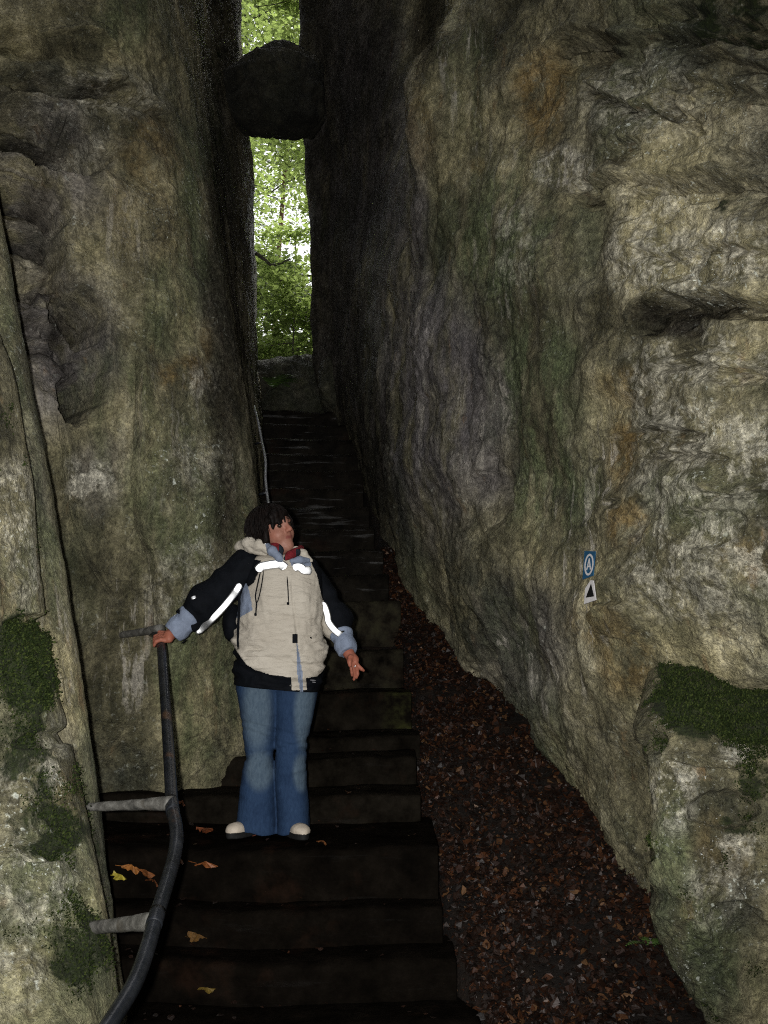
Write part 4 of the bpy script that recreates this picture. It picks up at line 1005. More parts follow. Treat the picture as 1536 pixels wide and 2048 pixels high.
# materials
m = N("skin"); f = m.noise(60, 5, .6)
c = m.ramp(f, [(.3, (.20, .088, .062)), (.7, (.29, .145, .108))])
c = m.mix(m.attr('lips'), c, (.17, .055, .045)); c = m.mix(m.math('MULTIPLY', m.attr('flush'), .6), c, (.26, .066, .034)); c = m.mix(m.attr('brow'), c, (.03, .015, .010))
m.bump(f, .15, .002)
SKIN = m.set(Base_Color=c, Roughness=.55, Specular_IOR_Level=.22, Subsurface_Weight=.0)
lo, hi = Q(280, 1690, 4.75), Q(745, 1005, 5.4)
V, F = nets(body, (lo[0] - .02, 4.78, 0.62), (hi[0] + .02, 5.36, hi[2] + .02), .0048)
q = (V - HC) @ HR
lips = sst(.024, .018, np.abs(q[:, 1])) * sst(.010, .006, np.abs(q[:, 2] + .0515)) * (q[:, 0] > .082)
brow = sst(.007, .003, np.abs(q[:, 2] - .036 + 0.12 * (np.abs(q[:, 1]) - .03))) * sst(.05, .044, np.abs(q[:, 1])) * sst(.010, .014, np.abs(q[:, 1])) * (q[:, 0] > .06)
hands = (V[:, 2] < zpx(1200))
flush = np.maximum(hands * 1.0, np.exp(-length(q - vec(.105, 0, -.015)) ** 2 / .022 ** 2) * .8 + .5 * np.exp(-((q[:, 0] - .05) ** 2 + (q[:, 2] + .03) ** 2) / .03 ** 2))
person = mesh_obj("person", V, F, SKIN, attrs={'lips': lips, 'brow': brow, 'flush': flush})
tag(person, "woman in cream and black winter jacket and faded jeans, holding the handrail on the steps", "person")
# eyes
m = N("eye"); EYEM = m.set(Base_Color=m.ramp(m.noise(8), [(.3, (.012, .008, .006)), (.7, (.025, .016, .01))]), Roughness=.12)
for s in (-1, 1):
    v, f = ICO; v, f = ico(3); e_ = mesh_obj("eye", v * .0125 + hl(.0755, .031 * s, .0105), f, EYEM, person)
# hair
m = N("hair"); f = m.noise(1, 5, .6, m.co((60, 60, 14)))
m.bump(f, .8, .008); HAIR = m.set(Base_Color=m.ramp(f, [(.3, (.0015, .0011, .001)), (.7, (.0075, .0046, .0038))]), Roughness=.6, Specular_IOR_Level=.1)
def hair(p):
    q = (p - HC) @ HR
    w = 0.012 * fbm(q * vec(28, 28, 9) + 3, 3) + 0.020 * fbm(q * 13 + 8, 2)
    d = ell(q, (-.020, 0, .028), (.100, .090, .095))
    d = smin(d, ell(q, (-.050, 0, -.030), (.078, .090, .088)), .04)
    # open for the face
    d = smax(d, -ell(q, (.105, .01, -.048), (.098, .108, .088)), .012)
    d = smax(d, -ell(q, (.112, 0, -.002), (.050, .058, .030)), .010)
    d = smin(d, ell(q, (.066, .012, .064), (.034, .066, .022)), .015)
    d = smin(d, caps(q, vec(.04, .072, .05), vec(.012, .084, -.045), .016, .010), .012)
    for s_, e_ in (((.078, .030, .062), (.090, .044, .018)), ((.088, -.004, .060), (.100, .012, .026)), ((.070, .05, .055), (.066, .066, .000)), ((.085, .012, .06), (.098, .030, .022))):
        d = smin(d, caps(q, vec(*s_), vec(*e_), .012, .004), .008)
    d = smax(d, (q[:, 2] * -1 - .112), .01)
    return d + w
V, F = nets(hair, HC - .17, HC + .17, .0045)
parts = [(V, F.tolist())]
r_ = np.random.RandomState(4)
for k in range(420):                                   # loose locks over the mass
    a = r_.uniform(-2.6, 2.6); crown = vec(-.01, 0, .128)
    out = vec(math.cos(a), math.sin(a), 0); l0 = r_.uniform(.05, .35); l1 = r_.uniform(.75, 1.15) * (1.0 if abs(a) > .9 else .52)
    ts = np.linspace(l0, l1, 9); th = ts * 1.9
    rr_ = 1.0 + .05 * r_.uniform(0, 1) + .20 * r_.uniform(0, 1) ** 2 * ts ** 2 + .035 * np.sin(ts * r_.uniform(6, 14) + r_.uniform(0, 6))
    pts = np.stack([-.022 + .108 * np.sin(th) * out[0] * rr_, .096 * np.sin(th) * out[1] * rr_, .026 + .102 * np.cos(th) * rr_], -1)
    pts += r_.normal(0, .006, 3) * ts[:, None] + vec(0, 0, 0)
    pts = HC + pts @ HR.T
    v_, f2 = tube(pts, np.linspace(.0042, .0012, 9), 5); parts.append((v_, f2))
V, F = join(parts); mesh_obj("hair", V, F, HAIR, person)
# ---- jacket
m = N("cream_shell"); f = m.noise(30, 6, .65); f3 = m.noise(5, 5, .6)
c = m.ramp(f3, [(.3, (.33, .295, .245)), (.6, (.395, .36, .305)), (.75, (.43, .395, .34))])
m.bump(m.math('ADD', m.math('MULTIPLY', m.noise(1, 5, .6, m.co((14, 14, 40)), 1.2), 1.0), m.math('MULTIPLY', m.noise(160, 3), .12)), .55, .018)
CREAM = m.set(Base_Color=c, Roughness=.72, Specular_IOR_Level=.2)
BLK = plain("black_shell", (.0035, .0042, .0058), .8, .06, var=.3, sc=20, bump=.4, bd=.01)
BLUEG = plain("grey_blue_shell", (.155, .185, .25), .7, .2, var=.18, sc=18, bump=.5, bd=.012)
RED = plain("red_fleece", (.12, .012, .016), .9, .1, var=.3, sc=60, bump=.6, bd=.01)
NAVY = plain("dark_fleece", (.012, .016, .022), .9, .1, var=.3, sc=60, bump=.5, bd=.008)
TORSO = [(1094, 534, 598, .080, .03), (1108, 512, 610, .105, .03), (1122, 500, 630, .124, .03), (1145, 492, 639, .142, .028), (1175, 487, 641, .155, .025), (1205, 482, 641, .165, .015), (1240, 474, 645, .168, .015), (1285, 467, 650, .176, .012), (1325, 465, 652, .176, .012), (1355, 464, 648, .168, .015), (1376, 464, 640, .160, .02), (1395, 466, 634, .155, .02)]
CB = np.array([(455, 1286), (470, 1296), (480, 1312), (492, 1328), (510, 1340), (540, 1349), (575, 1354), (606, 1357), (634, 1353), (646, 1342), (655, 1325)], float)
def fields(p):
    X, Y = proj(p)
    front = p[:, 1] < PD + .06
    yb = np.interp(X, CB[:, 0], CB[:, 1])
    lx = np.interp(Y, [1100, 1140, 1200, 1290, 1380], [575, 577, 582, 592, 601])     # closing line
    flap = front & (np.abs(X - lx + 2) < np.interp(Y, [1100, 1345, 1352, 1380], [10, 12, 15, 15])) 
    return X, Y, front, yb, lx, flap
def torso(p):
    d = loft(p, TORSO)
    X, Y, front, yb, lx, flap = fields(p)
    cream = sst(6, -2, Y - yb)
    d = d - .007 * cream
    fw = np.exp(-((X - lx) / 9) ** 2) * front
    d = d - .006 * fw * sst(1120, 1140, Y)
    d = d + .006 * front * np.exp(-((X - lx - 4) / 2.2) ** 2) * sst(1150, 1180, Y)
    amp = sst(1120, 1200, Y)
    wr = fbm(p * vec(7, 5, 19) + 5, 3); pull = fbm(p * vec(16, 8, 5) + 15, 3)
    low = sst(1225, 1290, Y)
    d = d + .022 * wr * amp * (.35 + .65 * low) + .016 * pull * (1 - low) * amp + .007 * ridged(p * vec(8, 6, 15) + 61, 2) * amp
    # soft folds radiating from bust and a crease at the waist
    d = d + .006 * np.exp(-((Y - 1243 - 9 * np.sin(X * .03)) / 6) ** 2) + .005 * np.exp(-((Y - 1292 - 8 * np.sin(X * .025 + 1)) / 5) ** 2) + .006 * np.exp(-((Y - 1322 - 7 * np.sin(X * .03 + 2)) / 4) ** 2)
    bust = np.exp(-(((X - 540) / 38) ** 2 + ((Y - 1195) / 40) ** 2)) + np.exp(-(((X - 617) / 30) ** 2 + ((Y - 1200) / 40) ** 2))
    d = d - .020 * bust * front
    d = smax(d, p[:, 2] - zpx(1110), .03)
    hem = zpx(1370) - (X - 470) * .0024 * .085
    return smax(d, hem - p[:, 2], .006)
jk_lo, jk_hi = Q(440, 1400, 4.8), Q(670, 1085, 5.4)
V, F = nets(torso, (jk_lo[0], 4.82, jk_lo[2]), (jk_hi[0], 5.36, jk_hi[2]), .0052)
c_ = fcent(V, F); X, Y, front, yb, lx, flap = fields(c_)
mi = np.zeros(len(F), int)
mi[(Y > yb) & ~(flap & (Y < 1380))] = 1
mi[(Y > 1120) & (X < np.interp(Y, [1090, 1140, 1165, 1180], [524, 519, 508, 489])) & (Y < 1182)] = 1
mi[(X > np.interp(Y, [1100, 1125, 1150, 1200], [606, 622, 634, 645])) & (Y < 1200)] = 1
side = (X < np.interp(Y, [1160, 1175, 1200, 1220, 1236], [489, 497, 502, 505, 478])) & (Y > 1168) & (Y < 1236) & front
mi[side] = 2
mi[front & (np.abs(X - lx - 2) < np.interp(Y, [1285, 1310, 1345, 1372, 1380], [.5, 3, 5.5, 3.5, 3])) & (Y > 1285)] = 2
mi[(Y < 1132) & (X > 582) & (X < 622) & (Y > 1112)] = 2
jacket = mesh_obj("jacket", V, F, [CREAM, BLK, BLUEG], person, mi)
def sleeve(a, b, c, r, seed, flat=1.0):
    def f(p):
        d = chain(p, [a, b, c], r, .05)
        t = (p - a) @ ((c - a) / np.linalg.norm(c - a)); v = (c - b) / np.linalg.norm(c - b)
        d = smax(d, (p - c) @ v, .008)
        return d + .010 * fbm(p * 11 + seed, 3) + .006 * np.sin(t * 42 + 4 * fbm(p * 5 + seed, 2)) * sst(.05, .15, t)
    return f
cR0 = elR + (wrR - elR) * .62; cL0 = elL + (wrL - elL) * .58
fR = sleeve(shR, elR, cR0, [.096, .083, .064], 3); fL = sleeve(shL, elL, cL0, [.060, .068, .054], 9)
def mk(f, a, b, pad, vox, name, mats, parent, mif=None):
    lo_ = np.minimum.reduce(a + b) - pad; hi_ = np.maximum.reduce(a + b) + pad
    V, F = nets(f, lo_, hi_, vox)
    return mesh_obj(name, V, F, mats, parent, None if mif is None else mif(fcent(V, F)))
mk(fR, [shR, elR], [cR0], .13, .0052, "sleeve", BLK, jacket)
SL2 = np.array([(630, 1190), (643, 1203), (653, 1225), (656, 1242), (675, 1266), (700, 1280), (715, 1288)], float)
def mL(c):
    X, Y = proj(c); return ((X < np.interp(Y, SL2[:, 1], SL2[:, 0]) + 1) & (Y > 1196)).astype(int)
mk(fL, [shL, elL], [cL0], .11, .0052, "sleeve", [BLK, CREAM], jacket, mL)
def cuff(a, b, ra, rb, seed):
    def f(p):
        d = caps(p, a, b, ra, rb); u = (b - a) / np.linalg.norm(b - a)
        t = (p - a) @ u
        d = np.maximum(d, -(length(p - a - t[:, None] * u) - (ra + rb) * .5 + .012) * 0 + (t - np.linalg.norm(b - a)))
        return smax(d, -t - .02, .01) + .008 * fbm(p * 14 + seed, 3) + .004 * np.sin(t * 70 + 3 * fbm(p * 9, 2))
    return f
mk(cuff(elR + (wrR - elR) * .52, elR + (wrR - elR) * 1.03, .066, .054, 2), [elR, wrR], [wrR], .08, .0045, "cuff", BLUEG, jacket)
mk(cuff(elL + (wrL - elL) * .48, elL + (wrL - elL) * 1.0, .055, .048, 7), [elL, wrL], [wrL], .08, .0045, "cuff", BLUEG, jacket)
# hood rolled behind the neck, collar, scarf
hp = [Q(480, 1093, 5.10), Q(497, 1086, 5.04), Q(520, 1090, 5.00), Q(537, 1102, 4.98)]
hp2 = [Q(592, 1101, 5.02), Q(607, 1107, 5.01), Q(622, 1121, 5.02)]
def hood(p):
    d = chain(p, hp, [.022, .026, .026, .014], .02)
    d = smin(d, chain(p, [hp[0], Q(505, 1086, 5.22), Q(556, 1100, 5.28), Q(596, 1106, 5.20), hp2[0]], [.022, .026, .026, .018, .014], .02), .02)
    d = smin(d, chain(p, hp2, [.016, .018, .010], .015), .015)
    d = smin(d, chain(p, [Q(484, 1096, 5.08), Q(505, 1098, 5.03), Q(530, 1108, 5.0)], [.018, .02, .012], .01), .006)
    return d + .008 * fbm(p * 22 + 3, 3)
mk(hood, hp + [Q(505, 1080, 5.30)], hp2, .06, .0045, "hood", CREAM, jacket)
def collar(p):
    d = chain(p, [Q(534, 1092, 4.99), Q(545, 1102, 4.96), Q(558, 1116, 4.945), Q(563, 1121, 4.945)], [.016, .022, .018, .008], .01)
    d = smin(d, chain(p, [Q(584, 1122, 4.955), Q(600, 1119, 4.965), Q(616, 1121, 5.0)], [.012, .016, .012], .01), .004)
    return d + .005 * fbm(p * 26, 3)
mk(collar, [Q(534, 1092, 5.0)], [Q(616, 1125, 4.95)], .05, .004, "collar", BLUEG, jacket)
def scarf(p):
    d = chain(p, [Q(536, 1085, 5.05), Q(553, 1091, 5.0), Q(560, 1101, 4.97), Q(563, 1108, 4.96)], [.022, .022, .016, .008], .01)
    d = smin(d, chain(p, [Q(571, 1117, 4.95), Q(580, 1110, 4.965), Q(592, 1105, 4.99), Q(600, 1098, 5.06)], [.010, .020, .020, .02], .01), .004)
    return d + .004 * fbm(p * 30, 3)
def msc(c):
    X, Y = proj(c); return (((X > 558) & (X < 570)) | ((X > 592) & (Y > 1098))).astype(int)
mk(scarf, [Q(536, 1085, 5.05)], [Q(598, 1118, 4.95)], .06, .004, "scarf", [RED, NAVY], person, msc)
# marching onto the garments to lay on strips, cords and buttons
def hit(f, x, y, d0=4.55, d1=5.5):
    a = up(x, y, d0); b = up(x, y, d1); t = 0.0; L = np.linalg.norm(b - a); u = (b - a) / L
    for _ in range(90):
        dd = float(f((a + u * t)[None])[0])
        if dd < .001 or t > L: break
        t += dd * .6
    if t > L: return up(x, y, PD)
    return a + u * t
def onto(f, pts, per=5):
    P = smooth_path([(x, y, 0) for x, y in pts], per)[:, :2]
    H = [hit(f, x, y) for x, y in P]
    H = np.array(H)
    d = H[:, 1].copy()
    d = d.min() + .55 * (d - d.min())
    for _ in range(2): d[1:-1] = (d[:-2] + d[1:-1] + d[2:]) / 3
    return up(P[:, 0], P[:, 1], d)
m = N("reflective_tape"); m.bump(m.noise(300, 2), .1, .001)
TAPE = m.set(Base_Color=m.ramp(m.noise(40), [(.3, (.86, .87, .9)), (.7, (.93, .94, .95))]), Metallic=1.0, Roughness=.46)
def strip(f, pts, w, name, mat, parent, lift=.009, thick=.0025, round_=True):
    P = onto(f, pts); toC = EYE - P; toC /= np.linalg.norm(toC, axis=1)[:, None]; P = P + toC * lift
    T = np.gradient(P, axis=0); T /= np.linalg.norm(T, axis=1)[:, None]
    B = np.cross(T, toC); B /= np.linalg.norm(B, axis=1)[:, None]
    n = len(P); K = 8; V = []; 
    for i in range(n):
        e = 1.0
        if round_: e = min(1, .35 + .65 * min(i, n - 1 - i) / 2.0)
        for k in range(K):
            t = 2 * math.pi * k / K
            V.append(P[i] + B[i] * (w / 2 * e) * math.cos(t) + toC[i] * thick * math.sin(t))
    F = []
    for i in range(n - 1):
        for k in range(K): F.append((i * K + k, i * K + (k + 1) % K, (i + 1) * K + (k + 1) % K, (i + 1) * K + k))
    F += [tuple(range(K))[::-1], tuple((n - 1) * K + k for k in range(K))]
    V, F = rectify(V, F)
    return mesh_obj(name, V, F, mat, parent)
px2m = PD / FPX
strip(torso, [(514, 1143), (522, 1134), (534, 1131), (546, 1129), (558, 1128), (566, 1132), (571, 1137)], 18 * px2m, "reflective_strip", TAPE, jacket)
strip(torso, [(586, 1137), (594, 1134), (601, 1135), (607, 1140), (614, 1141), (624, 1141)], 17 * px2m, "reflective_strip", TAPE, jacket)
strip(fR, [(481, 1167), (474, 1179), (468, 1188), (453, 1207), (436, 1226), (412, 1249), (393, 1267)], 14 * px2m, "reflective_strip", TAPE, jacket)
strip(fL, [(644, 1204), (651, 1218), (655, 1232), (657, 1244), (668, 1259), (682, 1270), (699, 1280)], 13.5 * px2m, "reflective_strip", TAPE, jacket)
strip(fR, [(386, 1192), (387, 1195), (388, 1198)], 10 * px2m, "reflective_dot", TAPE, jacket, lift=.012)
strip(fR, [(348, 1241), (350, 1236), (353, 1230)], 10 * px2m, "reflective_dot", TAPE, jacket, lift=.014)
for pts, w in [([(521, 1143), (516, 1165), (511, 1190), (512, 1202), (513, 1208), (512, 1222), (511, 1230)], 2.6), ([(527, 1142), (524, 1165), (519, 1190), (514, 1206)], 2.2), ([(574, 1152), (576, 1180), (577, 1206)], 2.2), ([(479, 1172), (478, 1220), (476, 1260), (476, 1298)], 5.0)]:
    strip(torso, pts, w * px2m, "drawcord", BLK, jacket, lift=.005)
for x, y in [(511, 1229), (576, 1207)]: strip(torso, [(x, y - 3), (x, y), (x, y + 3)], 5 * px2m, "cord_stopper", BLK, jacket, lift=.006, thick=.006)
strip(torso, [(590, 1268), (590, 1277), (590, 1286)], 10 * px2m, "zip_tab", BLK, jacket, lift=.005, round_=False)
strip(torso, [(620, 1274), (624, 1277)], 3 * px2m, "pocket_tab", BLK, jacket, lift=.004)
strip(torso, [(579, 1371), (584, 1371)], 4 * px2m, "press_stud", BRACK, jacket, lift=.004)
LOGO = plain("grey_stitching", (.14, .14, .15), .7, .2, bump=.1)
strip(torso, [(620, 1360), (632, 1361)], 2.2 * px2m, "hem_emblem", LOGO, jacket, lift=.006, thick=.0015)
strip(torso, [(624, 1364), (632, 1365)], 2.2 * px2m, "hem_emblem", LOGO, jacket, lift=.006, thick=.0015)
strip(fR, [(362, 1287), (368, 1283), (372, 1279)], 3 * px2m, "cuff_strap", BLK, jacket, lift=.012)
# ---- jeans
m = N("faded_denim"); f = m.noise(1, 5, .65, m.co((90, 90, 40))); g2 = m.noise(7, 5, .6)
c = m.ramp(m.math('ADD', m.math('MULTIPLY', f, .5), m.math('MULTIPLY', g2, .5)), [(.35, (.009, .021, .050)), (.65, (.020, .041, .086))])
c = m.mix(m.math('MULTIPLY', m.attr('fade'), .85), c, m.ramp(f, [(.3, (.045, .068, .095)), (.7, (.080, .112, .142))]))
m.bump(m.math('ADD', f, m.math('MULTIPLY', g2, 1.5)), .35, .008)
DENIM = m.set(Base_Color=c, Roughness=.85, Specular_IOR_Level=.12)
LEG1 = [(1350, 468, 562, .115, .03), (1380, 471, 560, .110, .03), (1430, 480, 555, .098, .02), (1480, 486, 551, .088, .01), (1520, 487, 549, .084, .005), (1570, 480, 550, .088, .01), (1620, 475, 553, .096, .015), (1650, 471, 556, .110, .02), (1690, 469, 558, .116, .02)]
LEG2 = [(1350, 545, 640, .115, .03), (1380, 546, 636, .110, .03), (1430, 549, 627, .096, .02), (1480, 549, 617, .086, .01), (1520, 548, 613, .084, .005), (1570, 550, 614, .088, .01), (1620, 552, 618, .096, .015), (1650, 551, 618, .108, .02), (1690, 550, 617, .114, .02)]
def jeans(p):
    X, Y = proj(p)
    d = smin(loft(p, LEG1, 2.2), loft(p, LEG2, 2.2), .014)
    fo = fbm(p * vec(9, 7, 16) + 21, 3) + .5 * ridged(p * vec(7, 6, 15) + 4, 2)
    d = d + .011 * fo * (.4 + .6 * np.exp(-((Y - 1510) / 35) ** 2)) + .005 * np.exp(-((Y - 1452 - (X - 520) * .25) / 4) ** 2) + .006 * np.exp(-((Y - 1512 + (X - 515) * .3) / 5) ** 2) + .005 * np.exp(-((Y - 1497 - (X - 600) * .35) / 4) ** 2)
    d = d + .006 * fbm(p * vec(10, 10, 4) + 2, 2) * sst(1560, 1640, Y)
    hem = zpx(1666) + .016 * sst(18, 50, np.abs(X - 546)) * sst(PD + .06, PD - .06, p[:, 1])
    return smax(d, hem - p[:, 2], .005)
a_, b_ = Q(455, 1690), Q(655, 1345)
V, F = nets(jeans, (a_[0], 4.9, a_[2]), (b_[0], 5.3, b_[2]), .0052)
X, Y = proj(V); fr = sst(PD + .02, PD - .04, V[:, 1])
fade = fr * np.maximum.reduce([sst(1.15, .55, np.sqrt(((X - 514) / 33) ** 2 + ((Y - 1420) / 95) ** 2)), sst(1.15, .6, np.sqrt(((X - 519) / 31) ** 2 + ((Y - 1540) / 45) ** 2)), sst(1.15, .6, np.sqrt(((X - 612) / 26) ** 2 + ((Y - 1430) / 85) ** 2)), sst(1.15, .6, np.sqrt(((X - 604) / 20) ** 2 + ((Y - 1545) / 42) ** 2))])
mesh_obj("jeans", V, F, DENIM, person, attrs={'fade': fade})
# ---- shoes
SHOE = plain("cream_leather", (.40, .345, .28), .6, .3, var=.15, sc=30, bump=.3, bd=.005)
SOLE = plain("black_rubber", (.008, .008, .008), .7, .2)
def shoe(toe, heel):
    u = (toe - heel) / np.linalg.norm(toe - heel); w = np.cross(u, vec(0, 0, 1)); R = np.stack([u, w, vec(0, 0, 1)], 1); c0 = (toe + heel) / 2; L = np.linalg.norm(toe - heel) / 2
    def f(p):
        q = (p - c0) @ R
        d = ell(q, (.0, 0, .022), (L, .041, .036)); d = smin(d, ell(q, (-L * .45, 0, .05), (L * .5, .037, .042)), .02)
        d = smin(d, ell(q, (L * .55, 0, .030), (L * .46, .043, .030)), .015)
        sole = np.maximum(ell(q, (0, 0, .008), (L + .006, .047, .2)), np.abs(q[:, 2] - .006) - .014)
        return smin(d, sole, .004) + .002 * fbm(p * 40, 2)
    def g(p): return np.maximum(f(p), -((p - c0) @ R)[:, 2] - .008)
    lo_ = np.minimum(toe, heel) - .08; hi_ = np.maximum(toe, heel) + .12
    V, F = nets(g, lo_, hi_, .0045); z = ((fcent(V, F) - c0) @ R)[:, 2]
    o = mesh_obj("shoe", V, F, [SHOE, SOLE], person, (z < .020).astype(int))
gz = .676
shoe(np.append(up(458, 1660, 4.97)[:2], gz), np.append(up(512, 1655, 5.14)[:2], gz))
shoe(np.append(up(609, 1660, 4.94)[:2], gz), np.append(up(576, 1655, 5.15)[:2], gz))
# ring on the free hand
v = []; f_ = []
rc = (FL[1][0][0] * .35 + FL[1][0][1] * .65); rd = FL[1][0][1] - FL[1][0][0]; rd /= np.linalg.norm(rd); ra = np.cross(rd, vec(0, 1, 0)); ra /= np.linalg.norm(ra); rb = np.cross(rd, ra)
for i in range(18):
    t = 2 * math.pi * i / 18; o_ = ra * math.cos(t) + rb * math.sin(t)
    for k in range(6):
        s_ = 2 * math.pi * k / 6; v.append(rc + o_ * (.0108 + .0022 * math.cos(s_)) + rd * .003 * math.sin(s_))
for i in range(18):
    for k in range(6): f_.append((i * 6 + k, i * 6 + (k + 1) % 6, ((i + 1) % 18) * 6 + (k + 1) % 6, ((i + 1) % 18) * 6 + k))
mesh_obj("ring", *rectify(v, f_), TAPE, person)
v, f_ = ico(2); mesh_obj("earring", v * .006 + hl(.012, .088, -.055), f_, TAPE, person)
# ---- bag carried behind her hip
def bag(p):
    d = ell(p, Q(466, 1247, 5.20), (.052, .085, .095)); return d + .006 * fbm(p * 12, 3)
V, F = nets(bag, Q(466, 1247, 5.2) - .13, Q(466, 1247, 5.2) + .13, .006)
bg_ = mesh_obj("bag", V, F, BLK); tag(bg_, "black bag half hidden behind the woman's right hip", "bag")
#PERSON-END
#TREES-BEGIN
# ------------------------------------------------------------------ wood beyond the cleft
m = N("bark"); f = m.noise(1, 7, .65, m.co((14, 14, 3)))
m.bump(f, .8, .03); BARK = m.set(Base_Color=m.ramp(f, [(.3, (.035, .032, .024)), (.7, (.11, .10, .08))]), Roughness=.9)
m = N("pine_bark"); f = m.noise(1, 7, .65, m.co((10, 10, 3)))
m.bump(f, .8, .03); PINEB = m.set(Base_Color=m.ramp(f, [(.3, (.12, .055, .028)), (.7, (.27, .14, .075))]), Roughness=.9)
def leafmat(name, c0, c1, tr):
    m = N(name); g = m.n('ShaderNodeNewGeometry')
    c = m.ramp(g.outputs['Random Per Island'], [(0, c0), (1, c1)])
    m.set(Base_Color=c, Roughness=.5, Specular_IOR_Level=.25)
    t = m.n('ShaderNodeBsdfTranslucent'); m.put(t.inputs[0], m.mix(g.outputs['Random Per Island'], tr, tuple(x * 1.35 for x in tr)))
    mx = m.n('ShaderNodeMixShader'); mx.inputs[0].default_value = .5
    m.l(m.b.outputs[0], mx.inputs[1]); m.l(t.outputs[0], mx.inputs[2]); m.l(mx.outputs[0], m.out.inputs[0]); return m.m
BEECH = leafmat("beech_leaf", (.06, .095, .026), (.12, .16, .048), (.36, .47, .13))
DARKL = leafmat("oak_leaf", (.045, .07, .02), (.08, .115, .036), (.28, .38, .10))
NEED = leafmat("pine_needles", (.025, .045, .018), (.05, .075, .03), (.06, .09, .025))
def gz1(x, y): return float(ground_z(np.array([x]), np.array([y]))[0])
def tree(x, y, h, crown_lo, crown_r, r0, seed, label, lmat, bmat, leaf=0.085, ncl=260, per=26, cl_r=0.42, group="trees in the wood beyond the cleft", lean=0.0, name="tree"):
    r_ = np.random.RandomState(seed); base = vec(x, y, gz1(x, y) - .1)
    t = empty(name, base)
    tag(t, label, "tree", group)
    n = 26; zs = np.linspace(0, h, n)
    ph = r_.uniform(0, 6, 2)
    tr = np.stack([lean * zs + .12 * np.sin(zs * .5 + ph[0]) - .12 * math.sin(ph[0]), .12 * np.sin(zs * .45 + ph[1]) - .12 * math.sin(ph[1]), zs], -1)
    parts = [tube(tr, r0 * (1 - .82 * zs / h) + r0 * .5 * np.exp(-zs / .3), 10)]
    P = []
    nb = max(16, ncl // 9)
    for b in range(nb):
        fz = r_.uniform(crown_lo, .98); i = fz * (n - 1); p0 = tr[int(i)]
        a = r_.uniform(0, 6.283); prof = crown_r * (0.35 + 0.65 * math.sin(math.pi * min(1, max(0.08, (fz - crown_lo) / (1 - crown_lo) * .85 + .12)))) * r_.uniform(.6, 1.15)
        out = vec(math.cos(a), math.sin(a), 0); el = r_.uniform(-.1, .5)
        K = 9; ts = np.linspace(0, 1, K)
        wv = r_.normal(0, .10 * prof, (K, 3)).cumsum(0) * .3
        br = p0 + out * prof * ts[:, None] + vec(0, 0, 1) * (prof * (el * ts - .25 * ts ** 2))[:, None] + wv * ts[:, None]
        parts.append(tube(br, np.linspace(max(.012, r0 * .28 * (1 - .5 * fz)), .006, K), 6, False))
        for q in range(9):
            tt = r_.uniform(.25, 1.0); c = br[int(tt * (K - 1))] + r_.normal(0, .16 * prof, 3) * vec(1, 1, .55)
            P.append(c + r_.normal(0, cl_r, (per, 3)) * vec(1, 1, .42))
    V, F = join(parts); mesh_obj("trunk", V, F, bmat, t)
    P = np.concatenate(P)
    V, F = scatter_quads(P, r_.uniform(leaf * .7, leaf * 1.3, len(P)), r_, .55, .3)
    mesh_obj("crown", V, F, lmat, t, smooth=False)
    return t
def along(px_, d): return float(up(px_, 900, d)[0])
tree(along(690, 14.5), 14.5, 7.5, .25, 2.0, .09, 1, "young bright green beech rooted nearest beyond the gap, right of the far boulder", BEECH, BARK, .08, 180, 46, .18)
tree(along(420, 17.5), 17.5, 9.5, .30, 2.2, .10, 2, "slender green beech left of the orange pine trunk", BEECH, BARK, .085, 210, 40, .21)
tree(along(555, 24), 24, 17, .72, 2.6, .075, 3, "tall pine with a bare thin orange trunk seen through the gap", NEED, PINEB, .08, 170, 34, .25)
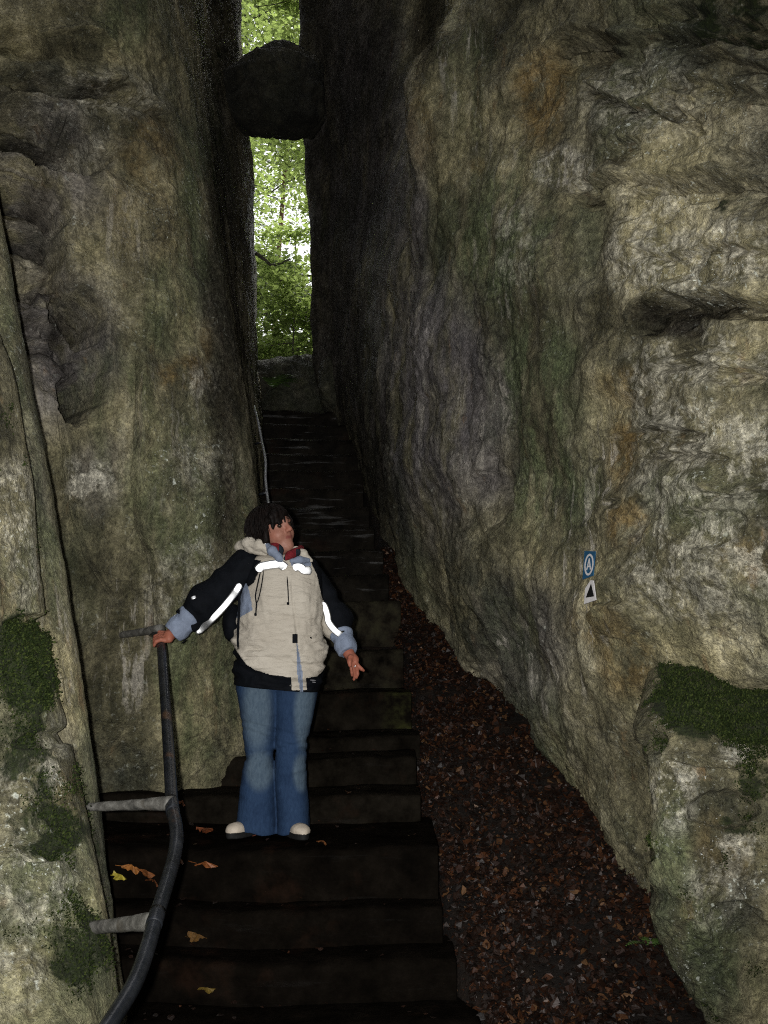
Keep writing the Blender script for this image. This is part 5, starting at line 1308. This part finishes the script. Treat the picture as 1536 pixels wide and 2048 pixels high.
tree(along(624, 21), 21, 15, .40, 2.6, .11, 4, "grey trunked tree at the right edge of the gap", BEECH, BARK, .095, 230, 44, .24, lean=-.01)
tree(along(455, 23), 23, 16, .42, 2.8, .14, 5, "tall leafy tree at the left edge of the gap", DARKL, BARK, .10, 220, 36, .25)
tree(along(700, 30), 30, 20, .35, 3.4, .24, 6, "large broadleaf tree standing behind the grey trunked tree", BEECH, BARK, .12, 130, 44, .34)
tree(along(680, 27), 27, 18, .3, 3.2, .18, 7, "broadleaf tree mostly hidden behind the right cliff edge", DARKL, BARK, .08, 200, 34, .34)
tree(along(400, 28), 28, 18, .3, 3.2, .18, 8, "broadleaf tree mostly hidden behind the left cliff edge", DARKL, BARK, .08, 200, 34, .34)
tree(along(480, 40), 40, 24, .2, 4.5, .24, 9, "farthest pale green tree seen through the gap", BEECH, BARK, .12, 110, 40, .42)
for x_, d_, h_, sd_, lb in [(575, 13.6, 2.4, 21, "low bright green shrub growing just behind the far boulder"), (535, 15.5, 3.2, 22, "taller light green shrub behind the low shrub in the gap"), (600, 17.5, 4.2, 23, "tallest green shrub, standing below the grey trunked tree")]:
    t_ = tree(along(x_, d_), d_, h_, .15, .75, .025, sd_, lb, BEECH, BARK, .08, 100, 26, .16, group="shrubs in the gap", name="shrub"); t_['category'] = "shrub"
# crooked dark branch reaching into the gap from the left
bp = up(500, 470, 13.5)
pts = smooth_path([up(440, 470, 13.4), up(505, 503, 13.5), up(528, 518, 13.6), up(543, 530, 13.6), up(562, 526, 13.7), up(580, 518, 13.8)], 6)
br = empty("fallen_branch", pts[0]); tag(br, "crooked dark branch curving into the gap from the left cliff", "branch")
V, F = tube(pts - pts[0], np.linspace(.035, .012, len(pts)), 8); mesh_obj("limb", V, F, BARK, br)
r_ = np.random.RandomState(5); P = pts[-12:][r_.randint(0, 12, 130)] - pts[0] + r_.normal(0, .16, (130, 3)) * vec(1, 1, .5)
V, F = scatter_quads(P, r_.uniform(.05, .09, 130), r_, .5, .3); mesh_obj("foliage", V, F, DARKL, br, smooth=False)
#TREES-END
